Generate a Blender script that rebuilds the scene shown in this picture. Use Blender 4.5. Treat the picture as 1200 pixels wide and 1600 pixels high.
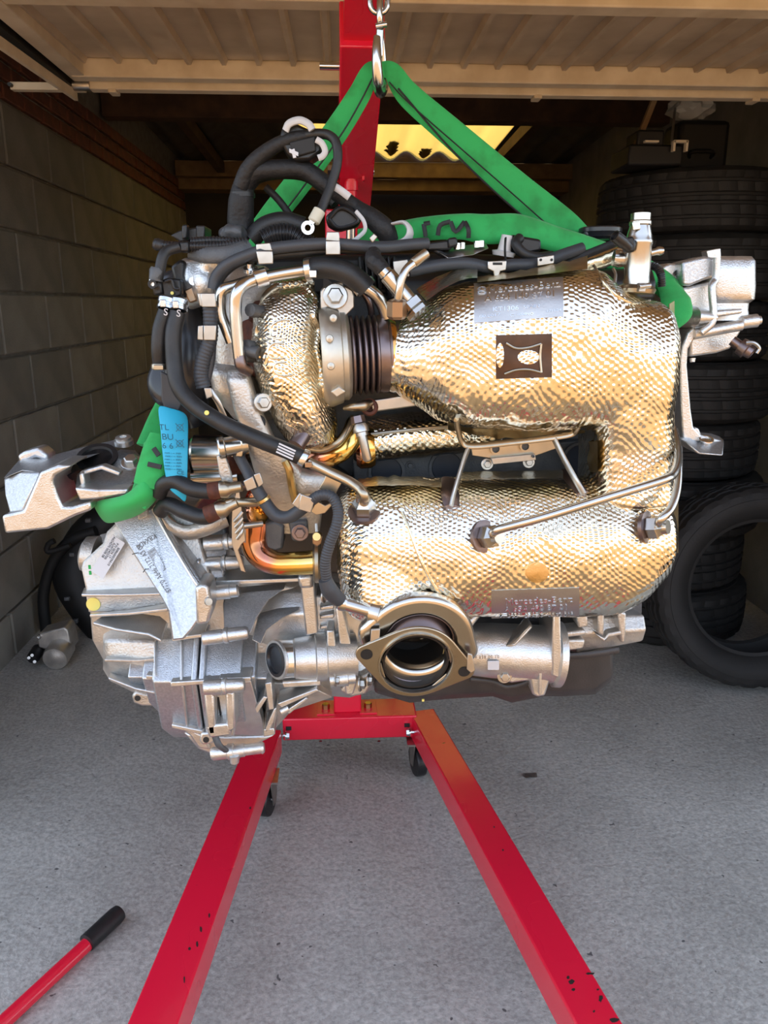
import bpy, bmesh, math, random
from mathutils import Vector, Matrix, Euler, noise
random.seed(7)
for o in list(bpy.data.objects): bpy.data.objects.remove(o, do_unlink=True)
S = bpy.context.scene
COL = S.collection
PI = math.pi

# ---------------------------------------------------------------- camera
CAM = Vector((0, 0, 1.38))
CR = Euler((math.radians(90 - 15.0), 0, math.radians(-3.0)), 'XYZ')
cd = bpy.data.cameras.new('camera'); cd.sensor_fit = 'VERTICAL'; cd.sensor_height = 36; cd.lens = 27
cd.clip_start = 0.02
cam = bpy.data.objects.new('camera', cd); COL.objects.link(cam)
cam.location = CAM; cam.rotation_euler = CR
S.camera = cam
RM = CR.to_matrix()

# ---------------------------------------------------------------- world, sun, exposure
w = bpy.data.worlds.new('world'); S.world = w; w.use_nodes = True
wn = w.node_tree.nodes; wl = w.node_tree.links
sky = wn.new('ShaderNodeTexSky'); sky.sky_type = 'NISHITA'; sky.sun_disc = False
sky.sun_elevation = math.radians(60); sky.sun_rotation = math.radians(12)
sky.air_density = 1.0; sky.dust_density = 1.2; sky.ozone_density = 1.0
wn['Background'].inputs['Strength'].default_value = 0.37
hs = wn.new('ShaderNodeHueSaturation'); hs.inputs['Saturation'].default_value = .6
wl.new(sky.outputs[0], hs.inputs['Color']); wl.new(hs.outputs[0], wn['Background'].inputs[0])
sd = bpy.data.lights.new('sun', 'SUN'); sd.energy = 4.5; sd.angle = 0.009; sd.color = (1.0, 0.72, 0.40)
sun = bpy.data.objects.new('sun', sd); COL.objects.link(sun)
sun.rotation_euler = Euler((math.radians(-30), 0, math.radians(-12)), 'XYZ')   # from behind the garage, high
sun.location = (1, 8, 7)
S.view_settings.view_transform = 'Standard'; S.view_settings.look = 'None'
S.view_settings.gamma = 1; S.view_settings.use_curve_mapping = False
S.view_settings.exposure = 0.84

# ---------------------------------------------------------------- helpers
def ray(px, py): return RM @ Vector(((px - 600) / 1200, (800 - py) / 1200, -1))
def P(px, py, Y):
    d = ray(px, py); return CAM + d * (Y / d.y)
def PZ(px, py, z):
    d = ray(px, py); return CAM + d * ((z - CAM.z) / d.z)
def U(px, py, Y): return Y / ray(px, py).y / 1200.0          # metres per photo pixel at that place
WL = {}
def empty(name, loc, label, cat, group=None):
    o = bpy.data.objects.new(name, None); o.empty_display_size = .05; COL.objects.link(o)
    o.location = loc; WL[o] = Vector(loc); tag(o, label, cat, group); return o
def tag(o, label=None, cat=None, group=None, kind=None):
    if label: o['label'] = label
    if cat: o['category'] = cat
    if group: o['group'] = group
    if kind: o['kind'] = kind
    return o
class MB:
    def __init__(s): s.v = []; s.f = []
    def add(s, vf):
        v, f = vf; n = len(s.v); s.v += [Vector(a) for a in v]; s.f += [tuple(i + n for i in q) for q in f]; return s
def mk(name, geo, m, parent=None, smooth=False, bevel=0, seg=2, base=False, sharp=40, sub=0, label=None, keep=False):
    """link (verts, faces) given in world space as one mesh object; origin at its middle (or base)"""
    if isinstance(geo, MB): v, f = geo.v, geo.f
    else: v, f = geo
    v = [Vector(a) for a in v]
    lo = Vector((min(a.x for a in v), min(a.y for a in v), min(a.z for a in v)))
    hi = Vector((max(a.x for a in v), max(a.y for a in v), max(a.z for a in v)))
    c = (lo + hi) / 2
    if base: c.z = lo.z
    me = bpy.data.meshes.new(name); me.from_pydata([a - c for a in v], [], f)
    bm = bmesh.new(); bm.from_mesh(me); bmesh.ops.recalc_face_normals(bm, faces=bm.faces); bm.to_mesh(me); bm.free()
    if smooth:
        for p in me.polygons: p.use_smooth = True
        if sharp: me.set_sharp_from_angle(angle=math.radians(sharp))
    me.materials.append(m)
    o = bpy.data.objects.new(name, me); COL.objects.link(o)
    o.location = c; WL[o] = c.copy()
    if parent is not None: o.parent = parent; o.location = c - WL[parent]
    if bevel:
        b = o.modifiers.new('bevel', 'BEVEL'); b.width = bevel; b.segments = seg; b.limit_method = 'ANGLE'; b.angle_limit = math.radians(35)
        b.harden_normals = False
        for p in me.polygons: p.use_smooth = True
        me.set_sharp_from_angle(angle=math.radians(50))
    if sub:
        b = o.modifiers.new('sub', 'SUBSURF'); b.levels = sub; b.render_levels = sub
    if label: o['label'] = label
    return o
def frame_of(d):
    d = d.normalized(); a = Vector((0, 0, 1)) if abs(d.z) < .9 else Vector((0, 1, 0))
    u = d.cross(a).normalized(); return u, d.cross(u).normalized()
def box(c, s, rot=None):
    c = Vector(c); v = []
    for x in (-.5, .5):
        for y in (-.5, .5):
            for z in (-.5, .5):
                q = Vector((x * s[0], y * s[1], z * s[2]))
                if rot is not None: q = rot @ q
                v.append(c + q)
    return v, [(0, 1, 3, 2), (4, 6, 7, 5), (0, 4, 5, 1), (2, 3, 7, 6), (0, 2, 6, 4), (1, 5, 7, 3)]
def bar(a, b, wd, ht, up=Vector((0, 0, 1))):
    """rectangular bar between two points: wd sideways, ht along up"""
    a = Vector(a); b = Vector(b); d = (b - a).normalized(); sx = d.cross(up).normalized(); u = sx.cross(d).normalized()
    v = []
    for e in (a, b):
        for i, j in ((-1, -1), (1, -1), (1, 1), (-1, 1)): v.append(e + sx * (i * wd / 2) + u * (j * ht / 2))
    return v, [(0, 1, 2, 3), (7, 6, 5, 4), (0, 4, 5, 1), (1, 5, 6, 2), (2, 6, 7, 3), (3, 7, 4, 0)]
def cr(pts, k=6):
    """Catmull-Rom through the points"""
    pts = [Vector(p) for p in pts]
    if len(pts) < 3:
        return [pts[0].lerp(pts[-1], i / k) for i in range(k + 1)]
    e = [pts[0] * 2 - pts[1]] + pts + [pts[-1] * 2 - pts[-2]]; out = []
    for i in range(1, len(e) - 2):
        p0, p1, p2, p3 = e[i - 1:i + 3]
        for j in range(k):
            t = j / k
            out.append(.5 * ((2 * p1) + (p2 - p0) * t + (2 * p0 - 5 * p1 + 4 * p2 - p3) * t * t + (3 * p1 - p0 - 3 * p2 + p3) * t ** 3))
    out.append(pts[-1]); return out
def resample(pts, n):
    L = [0]
    for a, b in zip(pts, pts[1:]): L.append(L[-1] + (b - a).length)
    out = []; j = 0
    for i in range(n + 1):
        t = L[-1] * i / n
        while j < len(L) - 2 and L[j + 1] < t: j += 1
        s = L[j + 1] - L[j]; out.append(pts[j].lerp(pts[j + 1], (t - L[j]) / s if s > 1e-9 else 0))
    return out
def tube(pts, r, n=14, k=6, rib=0, riba=.12, flat=1.0, up=None, inner=0):
    """swept tube; r scalar or list per control point; rib = rib pitch in metres for corrugated hose"""
    path = cr(pts, k)
    if rib:
        L = sum((b - a).length for a, b in zip(path, path[1:])); path = resample(path, max(8, int(L / rib * 4)))
    m = len(path)
    def rad(i):
        if isinstance(r, (list, tuple)):
            t = i / (m - 1) * (len(r) - 1); a = int(min(t, len(r) - 2)); q = r[a] + (r[a + 1] - r[a]) * (t - a)
        else: q = r
        if rib: q *= (1 + riba * (1, 1, -1, -1)[i % 4])
        return q
    v = []; f = []; u = None
    for i, p in enumerate(path):
        d = (path[min(i + 1, m - 1)] - path[max(i - 1, 0)]).normalized()
        if u is None:
            u = frame_of(d)[0] if up is None else (Vector(up) - d * d.dot(Vector(up))).normalized()
        else:
            u = u - d * d.dot(u)
            u = u.normalized() if u.length > 1e-6 else frame_of(d)[0]
        s = d.cross(u); q = rad(i)
        for j in range(n):
            t = 2 * PI * j / n; v.append(p + u * (math.cos(t) * q * flat) + s * (math.sin(t) * q))
    for i in range(m - 1):
        for j in range(n):
            a = i * n + j; b = i * n + (j + 1) % n; f.append((a, b, b + n, a + n))
    f.append(tuple(range(n - 1, -1, -1))); f.append(tuple((m - 1) * n + j for j in range(n)))
    return v, f
def lathe(p, d, prof, n=28, sx=1.0, sy=1.0, closed=False, rot=0):
    """profile [(t along d, radius)] turned about the axis at p"""
    p = Vector(p); d = Vector(d).normalized(); u, s = frame_of(d); v = []; f = []
    for t, r in prof:
        for j in range(n):
            a = 2 * PI * j / n + rot; v.append(p + d * t + u * (math.cos(a) * r * sx) + s * (math.sin(a) * r * sy))
    m = len(prof)
    for i in range(m - (0 if closed else 1)):
        for j in range(n):
            a = i * n + j; b = i * n + (j + 1) % n; k = ((i + 1) % m) * n - i * n
            f.append((a, b, b + k, a + k))
    if not closed:
        if prof[0][1] > 1e-6: f.append(tuple(range(n - 1, -1, -1)))
        if prof[-1][1] > 1e-6: f.append(tuple((m - 1) * n + j for j in range(n)))
    return v, f
def cyl(a, b, r, n=20, r2=None):
    a = Vector(a); b = Vector(b); L = (b - a).length
    return lathe(a, b - a, [(0, r), (L, r if r2 is None else r2)], n)
def ring(p, d, ro, ri, t, n=32):
    return lathe(p, d, [(-t / 2, ri), (-t / 2, ro), (t / 2, ro), (t / 2, ri)], n, closed=True)
def prism(pts, depth, shrink=0.0, dirv=Vector((0, 1, 0))):
    """extrude a front polygon (world points) along dirv; shrink>0 makes the FRONT smaller (draft)"""
    pts = [Vector(p) for p in pts]; n = len(pts); c = sum(pts, Vector()) / n
    fr = [p + (c - p) * shrink for p in pts]; bk = [p + dirv * depth for p in pts]
    f = [tuple(range(n)), tuple(range(2 * n - 1, n - 1, -1))]
    for i in range(n):
        j = (i + 1) % n; f.append((i, i + n, j + n, j))
    return fr + bk, f
def ppx(poly, Y, depth, shrink=0.0):
    """prism from photo-space outline standing at depth Y (or own Y as third entry)"""
    return prism([P(q[0], q[1], q[2] if len(q) > 2 else Y) for q in poly], depth, shrink)
def loftpts(secs, cap=True):
    n = len(secs[0]); v = [p for s in secs for p in s]; f = []
    for i in range(len(secs) - 1):
        for j in range(n):
            a = i * n + j; b = i * n + (j + 1) % n; f.append((a, b, b + n, a + n))
    if cap: f.append(tuple(range(n - 1, -1, -1))); f.append(tuple((len(secs) - 1) * n + j for j in range(n)))
    return v, f
def interp(st, k):
    """smooth resampling of station tuples"""
    if k <= 1: return [tuple(s) for s in st]
    m = len(st[0]); out = []
    e = [st[0]] + list(st) + [st[-1]]
    for i in range(1, len(e) - 2):
        p0, p1, p2, p3 = e[i - 1:i + 3]
        for j in range(k):
            t = j / k
            out.append(tuple(p1[q] + (p2[q] - p1[q]) * (t * t * (3 - 2 * t) * .35 + t * .65) for q in range(m)))
    out.append(tuple(st[-1])); return out
def sec_x(px, yt, yb, Yc, rf, rb, ex, n):
    """section across an x-running body: photo top/bottom at depth Yc, front and back radii"""
    a = P(px, yt, Yc); b = P(px, yb, Yc); c = (a + b) / 2; rz = (a.z - b.z) / 2; out = []
    for j in range(n):
        t = 2 * PI * j / n; cs, sn = math.cos(t), math.sin(t)
        y = -math.copysign(abs(cs) ** (2 / ex), cs); z = math.copysign(abs(sn) ** (2 / ex), sn)
        out.append(Vector((c.x, Yc + y * (rf if y < 0 else rb), c.z + z * rz)))
    return out
def loftx(st, n=40, k=5):
    return loftpts([sec_x(*s, n) for s in interp(st, k)])
def sec_z(py, xl, xr, Yc, rf, rb, ex, n):
    a = P(xl, py, Yc); b = P(xr, py, Yc); c = (a + b) / 2; rx = (b.x - a.x) / 2; out = []
    for j in range(n):
        t = 2 * PI * j / n; cs, sn = math.cos(t), math.sin(t)
        y = -math.copysign(abs(cs) ** (2 / ex), cs); x = math.copysign(abs(sn) ** (2 / ex), sn)
        out.append(Vector((c.x + x * rx, Yc + y * (rf if y < 0 else rb), c.z)))
    return out
def loftz(st, n=40, k=5):
    return loftpts([sec_z(*s, n) for s in interp(st, k)])
def polyx(st):
    """body running along x with polygonal section: st = [(px, [(py, Y), ...])]"""
    secs = []
    for px, q in st: secs.append([P(px, py, Y) for py, Y in q])
    for s in secs:
        x = sum(p.x for p in s) / len(s)
        for p in s: p.x = x
    return loftpts(secs)
def hexbolt(mb_parent, p, d, r, m, name='bolt', washer=True):
    """hexagon head with washer"""
    p = Vector(p); d = Vector(d).normalized(); b = MB()
    if washer: b.add(lathe(p, d, [(0, r * 1.55), (r * .25, r * 1.55), (r * .3, r * 1.45)], 20))
    b.add(lathe(p + d * (r * .25), d, [(0, r), (r * .75, r), (r * .9, r * .82), (r * .92, 0)], 6))
    return mk(name, b, m, mb_parent, smooth=True, sharp=25)
def text(name, s, p, xdir, ydir, size, ext, m, parent, spacing=1.0, bold=0.0):
    """raised lettering as a mesh on a plane"""
    cu = bpy.data.curves.new(name, 'FONT'); cu.body = s; cu.size = size; cu.extrude = ext; cu.align_x = 'CENTER'; cu.align_y = 'CENTER'
    cu.space_character = spacing; cu.resolution_u = 3; cu.offset = bold
    to = bpy.data.objects.new(name, cu); COL.objects.link(to)
    dg = bpy.context.evaluated_depsgraph_get(); me = bpy.data.meshes.new_from_object(to.evaluated_get(dg))
    bpy.data.objects.remove(to, do_unlink=True); bpy.data.curves.remove(cu)
    x = Vector(xdir).normalized(); y = Vector(ydir); y = (y - x * y.dot(x)).normalized(); z = x.cross(y)
    M4 = Matrix((x, y, z)).transposed()
    v = [Vector(p) + M4 @ a.co for a in me.vertices]; f = [tuple(q.vertices) for q in me.polygons]
    bpy.data.meshes.remove(me)
    return mk(name, (v, f), m, parent)

# ---------------------------------------------------------------- materials
def mat(name, col, rough=.5, metal=0.0, var=None, vscale=20, bump=0.0, bscale=200, detail=4, coat=0, rvar=0.0, spec=.5, sub=None):
    m = bpy.data.materials.new(name); m.use_nodes = True; nt = m.node_tree; n = nt.nodes; l = nt.links
    b = n['Principled BSDF']; b.inputs['Base Color'].default_value = (*col, 1); b.inputs['Roughness'].default_value = rough
    b.inputs['Metallic'].default_value = metal; b.inputs['Coat Weight'].default_value = coat; b.inputs['Coat Roughness'].default_value = .08
    b.inputs['Specular IOR Level'].default_value = spec
    tc = n.new('ShaderNodeTexCoord')
    if var is not None:
        t = n.new('ShaderNodeTexNoise'); t.inputs['Scale'].default_value = vscale; t.inputs['Detail'].default_value = detail
        l.new(tc.outputs['Object'], t.inputs['Vector'])
        r = n.new('ShaderNodeValToRGB'); r.color_ramp.elements[0].position = .35; r.color_ramp.elements[1].position = .65
        r.color_ramp.elements[0].color = (*col, 1); r.color_ramp.elements[1].color = (*var, 1)
        l.new(t.outputs['Fac'], r.inputs[0]); l.new(r.outputs[0], b.inputs['Base Color'])
        if rvar:
            q = n.new('ShaderNodeMapRange'); q.inputs['From Min'].default_value = .3; q.inputs['From Max'].default_value = .7
            q.inputs['To Min'].default_value = rough - rvar; q.inputs['To Max'].default_value = rough + rvar
            l.new(t.outputs['Fac'], q.inputs['Value']); l.new(q.outputs[0], b.inputs['Roughness'])
    if bump:
        t2 = n.new('ShaderNodeTexNoise'); t2.inputs['Scale'].default_value = bscale; t2.inputs['Detail'].default_value = 3
        l.new(tc.outputs['Object'], t2.inputs['Vector'])
        bp = n.new('ShaderNodeBump'); bp.inputs['Strength'].default_value = bump; bp.inputs['Distance'].default_value = .002
        l.new(t2.outputs['Fac'], bp.inputs['Height']); l.new(bp.outputs[0], b.inputs['Normal'])
    return m
def node(m, t, **kw):
    q = m.node_tree.nodes.new(t)
    for k, v in kw.items():
        if k.startswith('i_'): q.inputs[int(k[2:])].default_value = v
        else: setattr(q, k, v)
    return q
def math_n(m, op, a, b=None, c=None):
    q = node(m, 'ShaderNodeMath', operation=op)
    for i, x in enumerate((a, b, c)):
        if x is None: continue
        if isinstance(x, (int, float)): q.inputs[i].default_value = x
        else: m.node_tree.links.new(x, q.inputs[i])
    return q.outputs[0]
def mixc(m, fac, a, b):
    q = node(m, 'ShaderNodeMix', data_type='RGBA')
    L = m.node_tree.links
    if isinstance(fac, (int, float)): q.inputs[0].default_value = fac
    else: L.new(fac, q.inputs[0])
    for i, x in ((6, a), (7, b)):
        if isinstance(x, tuple): q.inputs[i].default_value = (*x, 1)
        else: L.new(x, q.inputs[i])
    return q.outputs[2]

def foil_material(name, pitch=.0078, tint=(.86, .82, .73), amp=.5, wob=1.0, rough=.16):
    """thin embossed heat-shield foil: a lattice of dimples that wanders and crinkles"""
    m = mat(name, tint, rough, 1.0); nt = m.node_tree; l = nt.links; b = nt.nodes['Principled BSDF']
    tc = node(m, 'ShaderNodeTexCoord')
    n1 = node(m, 'ShaderNodeTexNoise'); n1.inputs['Scale'].default_value = 16; n1.inputs['Detail'].default_value = 1
    l.new(tc.outputs['Object'], n1.inputs['Vector'])
    n2 = node(m, 'ShaderNodeTexNoise'); n2.inputs['Scale'].default_value = 75; n2.inputs['Detail'].default_value = 1
    l.new(tc.outputs['Object'], n2.inputs['Vector'])
    sx = node(m, 'ShaderNodeSeparateXYZ'); l.new(tc.outputs['Object'], sx.inputs[0])
    X, Y, Z = sx.outputs
    c1 = node(m, 'ShaderNodeSeparateXYZ'); l.new(n1.outputs['Color'], c1.inputs[0])
    c2 = node(m, 'ShaderNodeSeparateXYZ'); l.new(n2.outputs['Color'], c2.inputs[0])
    k = 2 * PI / pitch
    x = math_n(m, 'ADD', X, math_n(m, 'MULTIPLY', c1.outputs[0], .020 * wob))
    x = math_n(m, 'ADD', x, math_n(m, 'MULTIPLY', c2.outputs[0], .005 * wob))
    z = math_n(m, 'ADD', math_n(m, 'ADD', Z, math_n(m, 'MULTIPLY', Y, .8)), math_n(m, 'MULTIPLY', c1.outputs[1], .024 * wob))
    z = math_n(m, 'ADD', z, math_n(m, 'MULTIPLY', c2.outputs[1], .006 * wob))
    p = math_n(m, 'MULTIPLY', math_n(m, 'ADD', math_n(m, 'MULTIPLY', x, .72), z), k * .82)
    q = math_n(m, 'MULTIPLY', math_n(m, 'SUBTRACT', math_n(m, 'MULTIPLY', x, .72), z), k * .82)
    s1 = math_n(m, 'SINE', p); s2 = math_n(m, 'SINE', q)
    # soft wandering balance between the two line families gives dimples here, zigzag crinkles there
    bal = node(m, 'ShaderNodeMapRange'); l.new(c1.outputs[2], bal.inputs[0])
    bal.inputs[1].default_value = .35; bal.inputs[2].default_value = .65; bal.inputs[3].default_value = .55; bal.inputs[4].default_value = 1.0
    h = math_n(m, 'ADD', s1, math_n(m, 'MULTIPLY', s2, bal.outputs[0]))
    n3 = node(m, 'ShaderNodeTexNoise'); n3.inputs['Scale'].default_value = 45; n3.inputs['Detail'].default_value = 3; n3.inputs['Distortion'].default_value = .6
    l.new(tc.outputs['Object'], n3.inputs['Vector'])
    h = math_n(m, 'ADD', math_n(m, 'MULTIPLY', h, .5), math_n(m, 'MULTIPLY', n3.outputs['Fac'], 2.1))
    bp = node(m, 'ShaderNodeBump'); bp.inputs['Strength'].default_value = amp; bp.inputs['Distance'].default_value = .0010
    l.new(h, bp.inputs['Height']); l.new(bp.outputs[0], b.inputs['Normal'])
    # streaks of gold put into the tint, adding to the warm reflections
    n4 = node(m, 'ShaderNodeTexNoise'); n4.inputs['Scale'].default_value = 7; n4.inputs['Detail'].default_value = 3
    l.new(tc.outputs['Object'], n4.inputs['Vector'])
    r = node(m, 'ShaderNodeValToRGB'); l.new(n4.outputs['Fac'], r.inputs[0])
    r.color_ramp.elements[0].position = .38; r.color_ramp.elements[1].position = .66
    r.color_ramp.elements[0].color = (*tint, 1); r.color_ramp.elements[1].color = (tint[0] * .97, tint[1] * .90, tint[2] * .74, 1)
    l.new(r.outputs[0], b.inputs['Base Color'])
    return m

def concrete_floor():
    m = mat('floor_concrete', (.3, .3, .3), .75); nt = m.node_tree; l = nt.links; b = nt.nodes['Principled BSDF']
    tc = node(m, 'ShaderNodeTexCoord')
    a = node(m, 'ShaderNodeTexNoise'); a.inputs['Scale'].default_value = 2.2; a.inputs['Detail'].default_value = 6; a.inputs['Roughness'].default_value = .62
    c = node(m, 'ShaderNodeTexNoise'); c.inputs['Scale'].default_value = 95; c.inputs['Detail'].default_value = 4; c.inputs['Roughness'].default_value = .7
    d = node(m, 'ShaderNodeTexNoise'); d.inputs['Scale'].default_value = 48; d.inputs['Detail'].default_value = 2
    for t in (a, c, d): l.new(tc.outputs['Object'], t.inputs['Vector'])
    r1 = node(m, 'ShaderNodeValToRGB'); l.new(a.outputs['Fac'], r1.inputs[0])
    r1.color_ramp.elements[0].position = .3; r1.color_ramp.elements[0].color = (.34, .322, .285, 1)
    r1.color_ramp.elements[1].position = .7; r1.color_ramp.elements[1].color = (.50, .475, .425, 1)
    r2 = node(m, 'ShaderNodeValToRGB'); l.new(c.outputs['Fac'], r2.inputs[0])
    r2.color_ramp.elements[0].position = .33; r2.color_ramp.elements[0].color = (.68, .68, .68, 1)
    r2.color_ramp.elements[1].position = .66; r2.color_ramp.elements[1].color = (1.16, 1.16, 1.16, 1)
    mx = node(m, 'ShaderNodeMix', data_type='RGBA', blend_type='MULTIPLY'); mx.inputs[0].default_value = 1
    l.new(r1.outputs[0], mx.inputs[6]); l.new(r2.outputs[0], mx.inputs[7])
    r3 = node(m, 'ShaderNodeValToRGB'); l.new(d.outputs['Fac'], r3.inputs[0])
    r3.color_ramp.elements[0].position = .24; r3.color_ramp.elements[0].color = (1, 1, 1, 1)
    r3.color_ramp.elements[1].position = .27; r3.color_ramp.elements[1].color = (0, 0, 0, 1)
    col = mixc(m, r3.outputs[0], mx.outputs[2], (.10, .095, .09))
    l.new(col, b.inputs['Base Color'])
    bp = node(m, 'ShaderNodeBump'); bp.inputs['Strength'].default_value = .55; bp.inputs['Distance'].default_value = .004
    hh = math_n(m, 'ADD', c.outputs['Fac'], math_n(m, 'MULTIPLY', d.outputs['Fac'], 1.3)); l.new(hh, bp.inputs['Height']); l.new(bp.outputs[0], b.inputs['Normal'])
    return m

def red_paint_mat():
    m = mat('red_paint', (.74, .010, .038), .22, 0, coat=.5); nt = m.node_tree; l = nt.links; b = nt.nodes['Principled BSDF']
    tc = node(m, 'ShaderNodeTexCoord')
    a = node(m, 'ShaderNodeTexNoise'); a.inputs['Scale'].default_value = 26; a.inputs['Detail'].default_value = 5
    l.new(tc.outputs['Object'], a.inputs['Vector'])
    r = node(m, 'ShaderNodeValToRGB'); l.new(a.outputs['Fac'], r.inputs[0])
    r.color_ramp.elements[0].position = .745; r.color_ramp.elements[0].color = (.74, .010, .038, 1)
    r.color_ramp.elements[1].position = .755; r.color_ramp.elements[1].color = (.03, .012, .01, 1)
    l.new(r.outputs[0], b.inputs['Base Color'])
    g = node(m, 'ShaderNodeTexNoise'); g.inputs['Scale'].default_value = 5
    l.new(tc.outputs['Object'], g.inputs['Vector'])
    q = node(m, 'ShaderNodeMapRange'); l.new(g.outputs['Fac'], q.inputs[0]); q.inputs[3].default_value = .12; q.inputs[4].default_value = .38
    l.new(q.outputs[0], b.inputs['Roughness'])
    return m

def sling_mat():
    m = mat('green_webbing', (.012, .30, .055), .75); nt = m.node_tree; l = nt.links; b = nt.nodes['Principled BSDF']
    tc = node(m, 'ShaderNodeTexCoord')
    a = node(m, 'ShaderNodeTexNoise'); a.inputs['Scale'].default_value = 22; a.inputs['Detail'].default_value = 4
    l.new(tc.outputs['Object'], a.inputs['Vector'])
    r = node(m, 'ShaderNodeValToRGB'); l.new(a.outputs['Fac'], r.inputs[0])
    r.color_ramp.elements[0].position = .36; r.color_ramp.elements[0].color = (.014, .27, .055, 1)
    r.color_ramp.elements[1].position = .52; r.color_ramp.elements[1].color = (.02, .38, .085, 1)
    l.new(r.outputs[0], b.inputs['Base Color'])
    wv = node(m, 'ShaderNodeTexNoise'); wv.inputs['Scale'].default_value = 900
    l.new(tc.outputs['Object'], wv.inputs['Vector'])
    bp = node(m, 'ShaderNodeBump'); bp.inputs['Strength'].default_value = .35; bp.inputs['Distance'].default_value = .001
    l.new(wv.outputs['Fac'], bp.inputs['Height']); l.new(bp.outputs[0], b.inputs['Normal'])
    b.inputs['Sheen Weight'].default_value = .15
    return m

def tinted_steel():
    """heat-coloured steel: straw, copper and blue bands along the pipe"""
    m = mat('heat_tinted_steel', (.7, .5, .2), .16, 1.0); nt = m.node_tree; l = nt.links; b = nt.nodes['Principled BSDF']
    tc = node(m, 'ShaderNodeTexCoord')
    sx = node(m, 'ShaderNodeSeparateXYZ'); l.new(tc.outputs['Object'], sx.inputs[0])
    a = node(m, 'ShaderNodeTexNoise'); a.inputs['Scale'].default_value = 40; l.new(tc.outputs['Object'], a.inputs['Vector'])
    t = math_n(m, 'ADD', math_n(m, 'MULTIPLY', sx.outputs[0], 8.5), math_n(m, 'MULTIPLY', a.outputs['Fac'], .25))
    r = node(m, 'ShaderNodeValToRGB'); l.new(math_n(m, 'ADD', t, .42), r.inputs[0])
    e = r.color_ramp.elements; e[0].position = 0; e[0].color = (.30, .16, .05, 1); e[1].position = 1; e[1].color = (.85, .62, .22, 1)
    for p_, c_ in ((.25, (.42, .17, .08, 1)), (.42, (.62, .24, .16, 1)), (.55, (.80, .42, .12, 1)), (.75, (.86, .60, .16, 1))):
        q = e.new(p_); q.color = c_
    l.new(r.outputs[0], b.inputs['Base Color'])
    return m

M = {}
M['red'] = red_paint_mat()
M['floor'] = concrete_floor()
M['green'] = sling_mat()
M['tint'] = tinted_steel()
M['foil'] = foil_material('embossed_foil')
M['foil_fine'] = foil_material('crinkled_foil', pitch=.0062, amp=.6, wob=1.4, rough=.2)
M['foil_plain'] = mat('foil_edge', (.86, .82, .70), .25, 1.0, var=(.75, .66, .45), vscale=25, bump=.5, bscale=120)
M['foil_tan'] = mat('foil_edge_gold', (.80, .62, .34), .3, 1.0, var=(.60, .42, .18), vscale=30, bump=.5, bscale=90)
M['plate'] = mat('stamped_foil_plate', (.52, .51, .50), .42, 1.0, bump=.12, bscale=300)
M['alu'] = mat('cast_aluminium', (.62, .62, .61), .36, .9, var=(.70, .70, .68), vscale=60, bump=.3, bscale=420, rvar=.06)
M['alu_speck'] = mat('cast_aluminium_speckled', (.62, .64, .66), .36, .88, var=(.50, .52, .54), vscale=240, bump=.35, bscale=500, rvar=.05)
M['alu_rough'] = mat('cast_aluminium_dull', (.52, .50, .47), .45, .85, var=(.64, .61, .56), vscale=35, bump=.5, bscale=260, rvar=.07)
M['alu_mach'] = mat('machined_aluminium', (.78, .78, .78), .2, 1.0)
M['steel'] = mat('zinc_steel', (.52, .50, .47), .36, 1.0, var=(.44, .42, .38), vscale=40, rvar=.06)
M['stain'] = mat('stainless_steel', (.62, .60, .56), .22, 1.0, var=(.52, .49, .44), vscale=18, rvar=.05)
M['steel_warm'] = mat('heat_dulled_steel', (.52, .47, .38), .32, 1.0, var=(.42, .35, .25), vscale=14, rvar=.05)
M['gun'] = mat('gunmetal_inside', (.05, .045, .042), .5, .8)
M['bellow'] = mat('heat_blued_steel', (.17, .125, .115), .33, .95, var=(.24, .19, .19), vscale=9, rvar=.05)
M['beige'] = mat('beige_sprayed_steel', (.60, .56, .48), .42, .9, var=(.52, .47, .38), vscale=16, bump=.1, bscale=200)
M['shadeblack'] = mat('shaded_black_plastic', (.006, .006, .006), .6)  # black plastic with shade put into its colour, for parts in dark corners
M['rust'] = mat('rusty_iron', (.16, .05, .025), .65, .4, var=(.07, .025, .018), vscale=45, bump=.5)
M['brass'] = mat('yellow_zinc', (.62, .46, .20), .3, 1.0)
M['copper_brn'] = mat('brown_anodised', (.36, .24, .15), .35, .9)
M['black'] = mat('black_plastic', (.010, .010, .011), .38, 0, bump=.15, bscale=600)
M['satin'] = mat('satin_black_plastic', (.02, .022, .026), .25, 0)
M['rubber'] = mat('black_rubber_hose', (.011, .0115, .012), .45, 0, var=(.02, .02, .021), vscale=40, bump=.25, bscale=700)
M['greyrub'] = mat('grey_rubber_sleeve', (.04, .045, .053), .48, 0, bump=.2, bscale=800)
M['tape'] = mat('black_cloth_tape', (.009, .009, .010), .6, 0, bump=.7, bscale=160)
M['conduit'] = mat('corrugated_conduit', (.018, .018, .02), .34, 0)
M['pan'] = mat('black_painted_pan', (.030, .027, .026), .5, 0, var=(.042, .036, .034), vscale=30, bump=.2, bscale=300)
M['darkgrey'] = mat('dark_grey_casting', (.07, .075, .082), .5, .3, var=(.10, .105, .11), vscale=40, bump=.3, bscale=300)
M['white'] = mat('white_plastic', (.55, .55, .55), .4)
M['label'] = mat('white_label', (.62, .63, .66), .45)
M['ink'] = mat('black_ink', (.012, .012, .012), .6)
M['greyink'] = mat('grey_marking', (.22, .23, .24), .6)
M['blue'] = mat('blue_tag', (.02, .40, .62), .5, 0, bump=.3, bscale=60)
M['blueink'] = mat('blue_tag_print', (.015, .13, .22), .6)
M['yellow'] = mat('yellow_paint_mark', (.85, .72, .18), .5)
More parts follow.
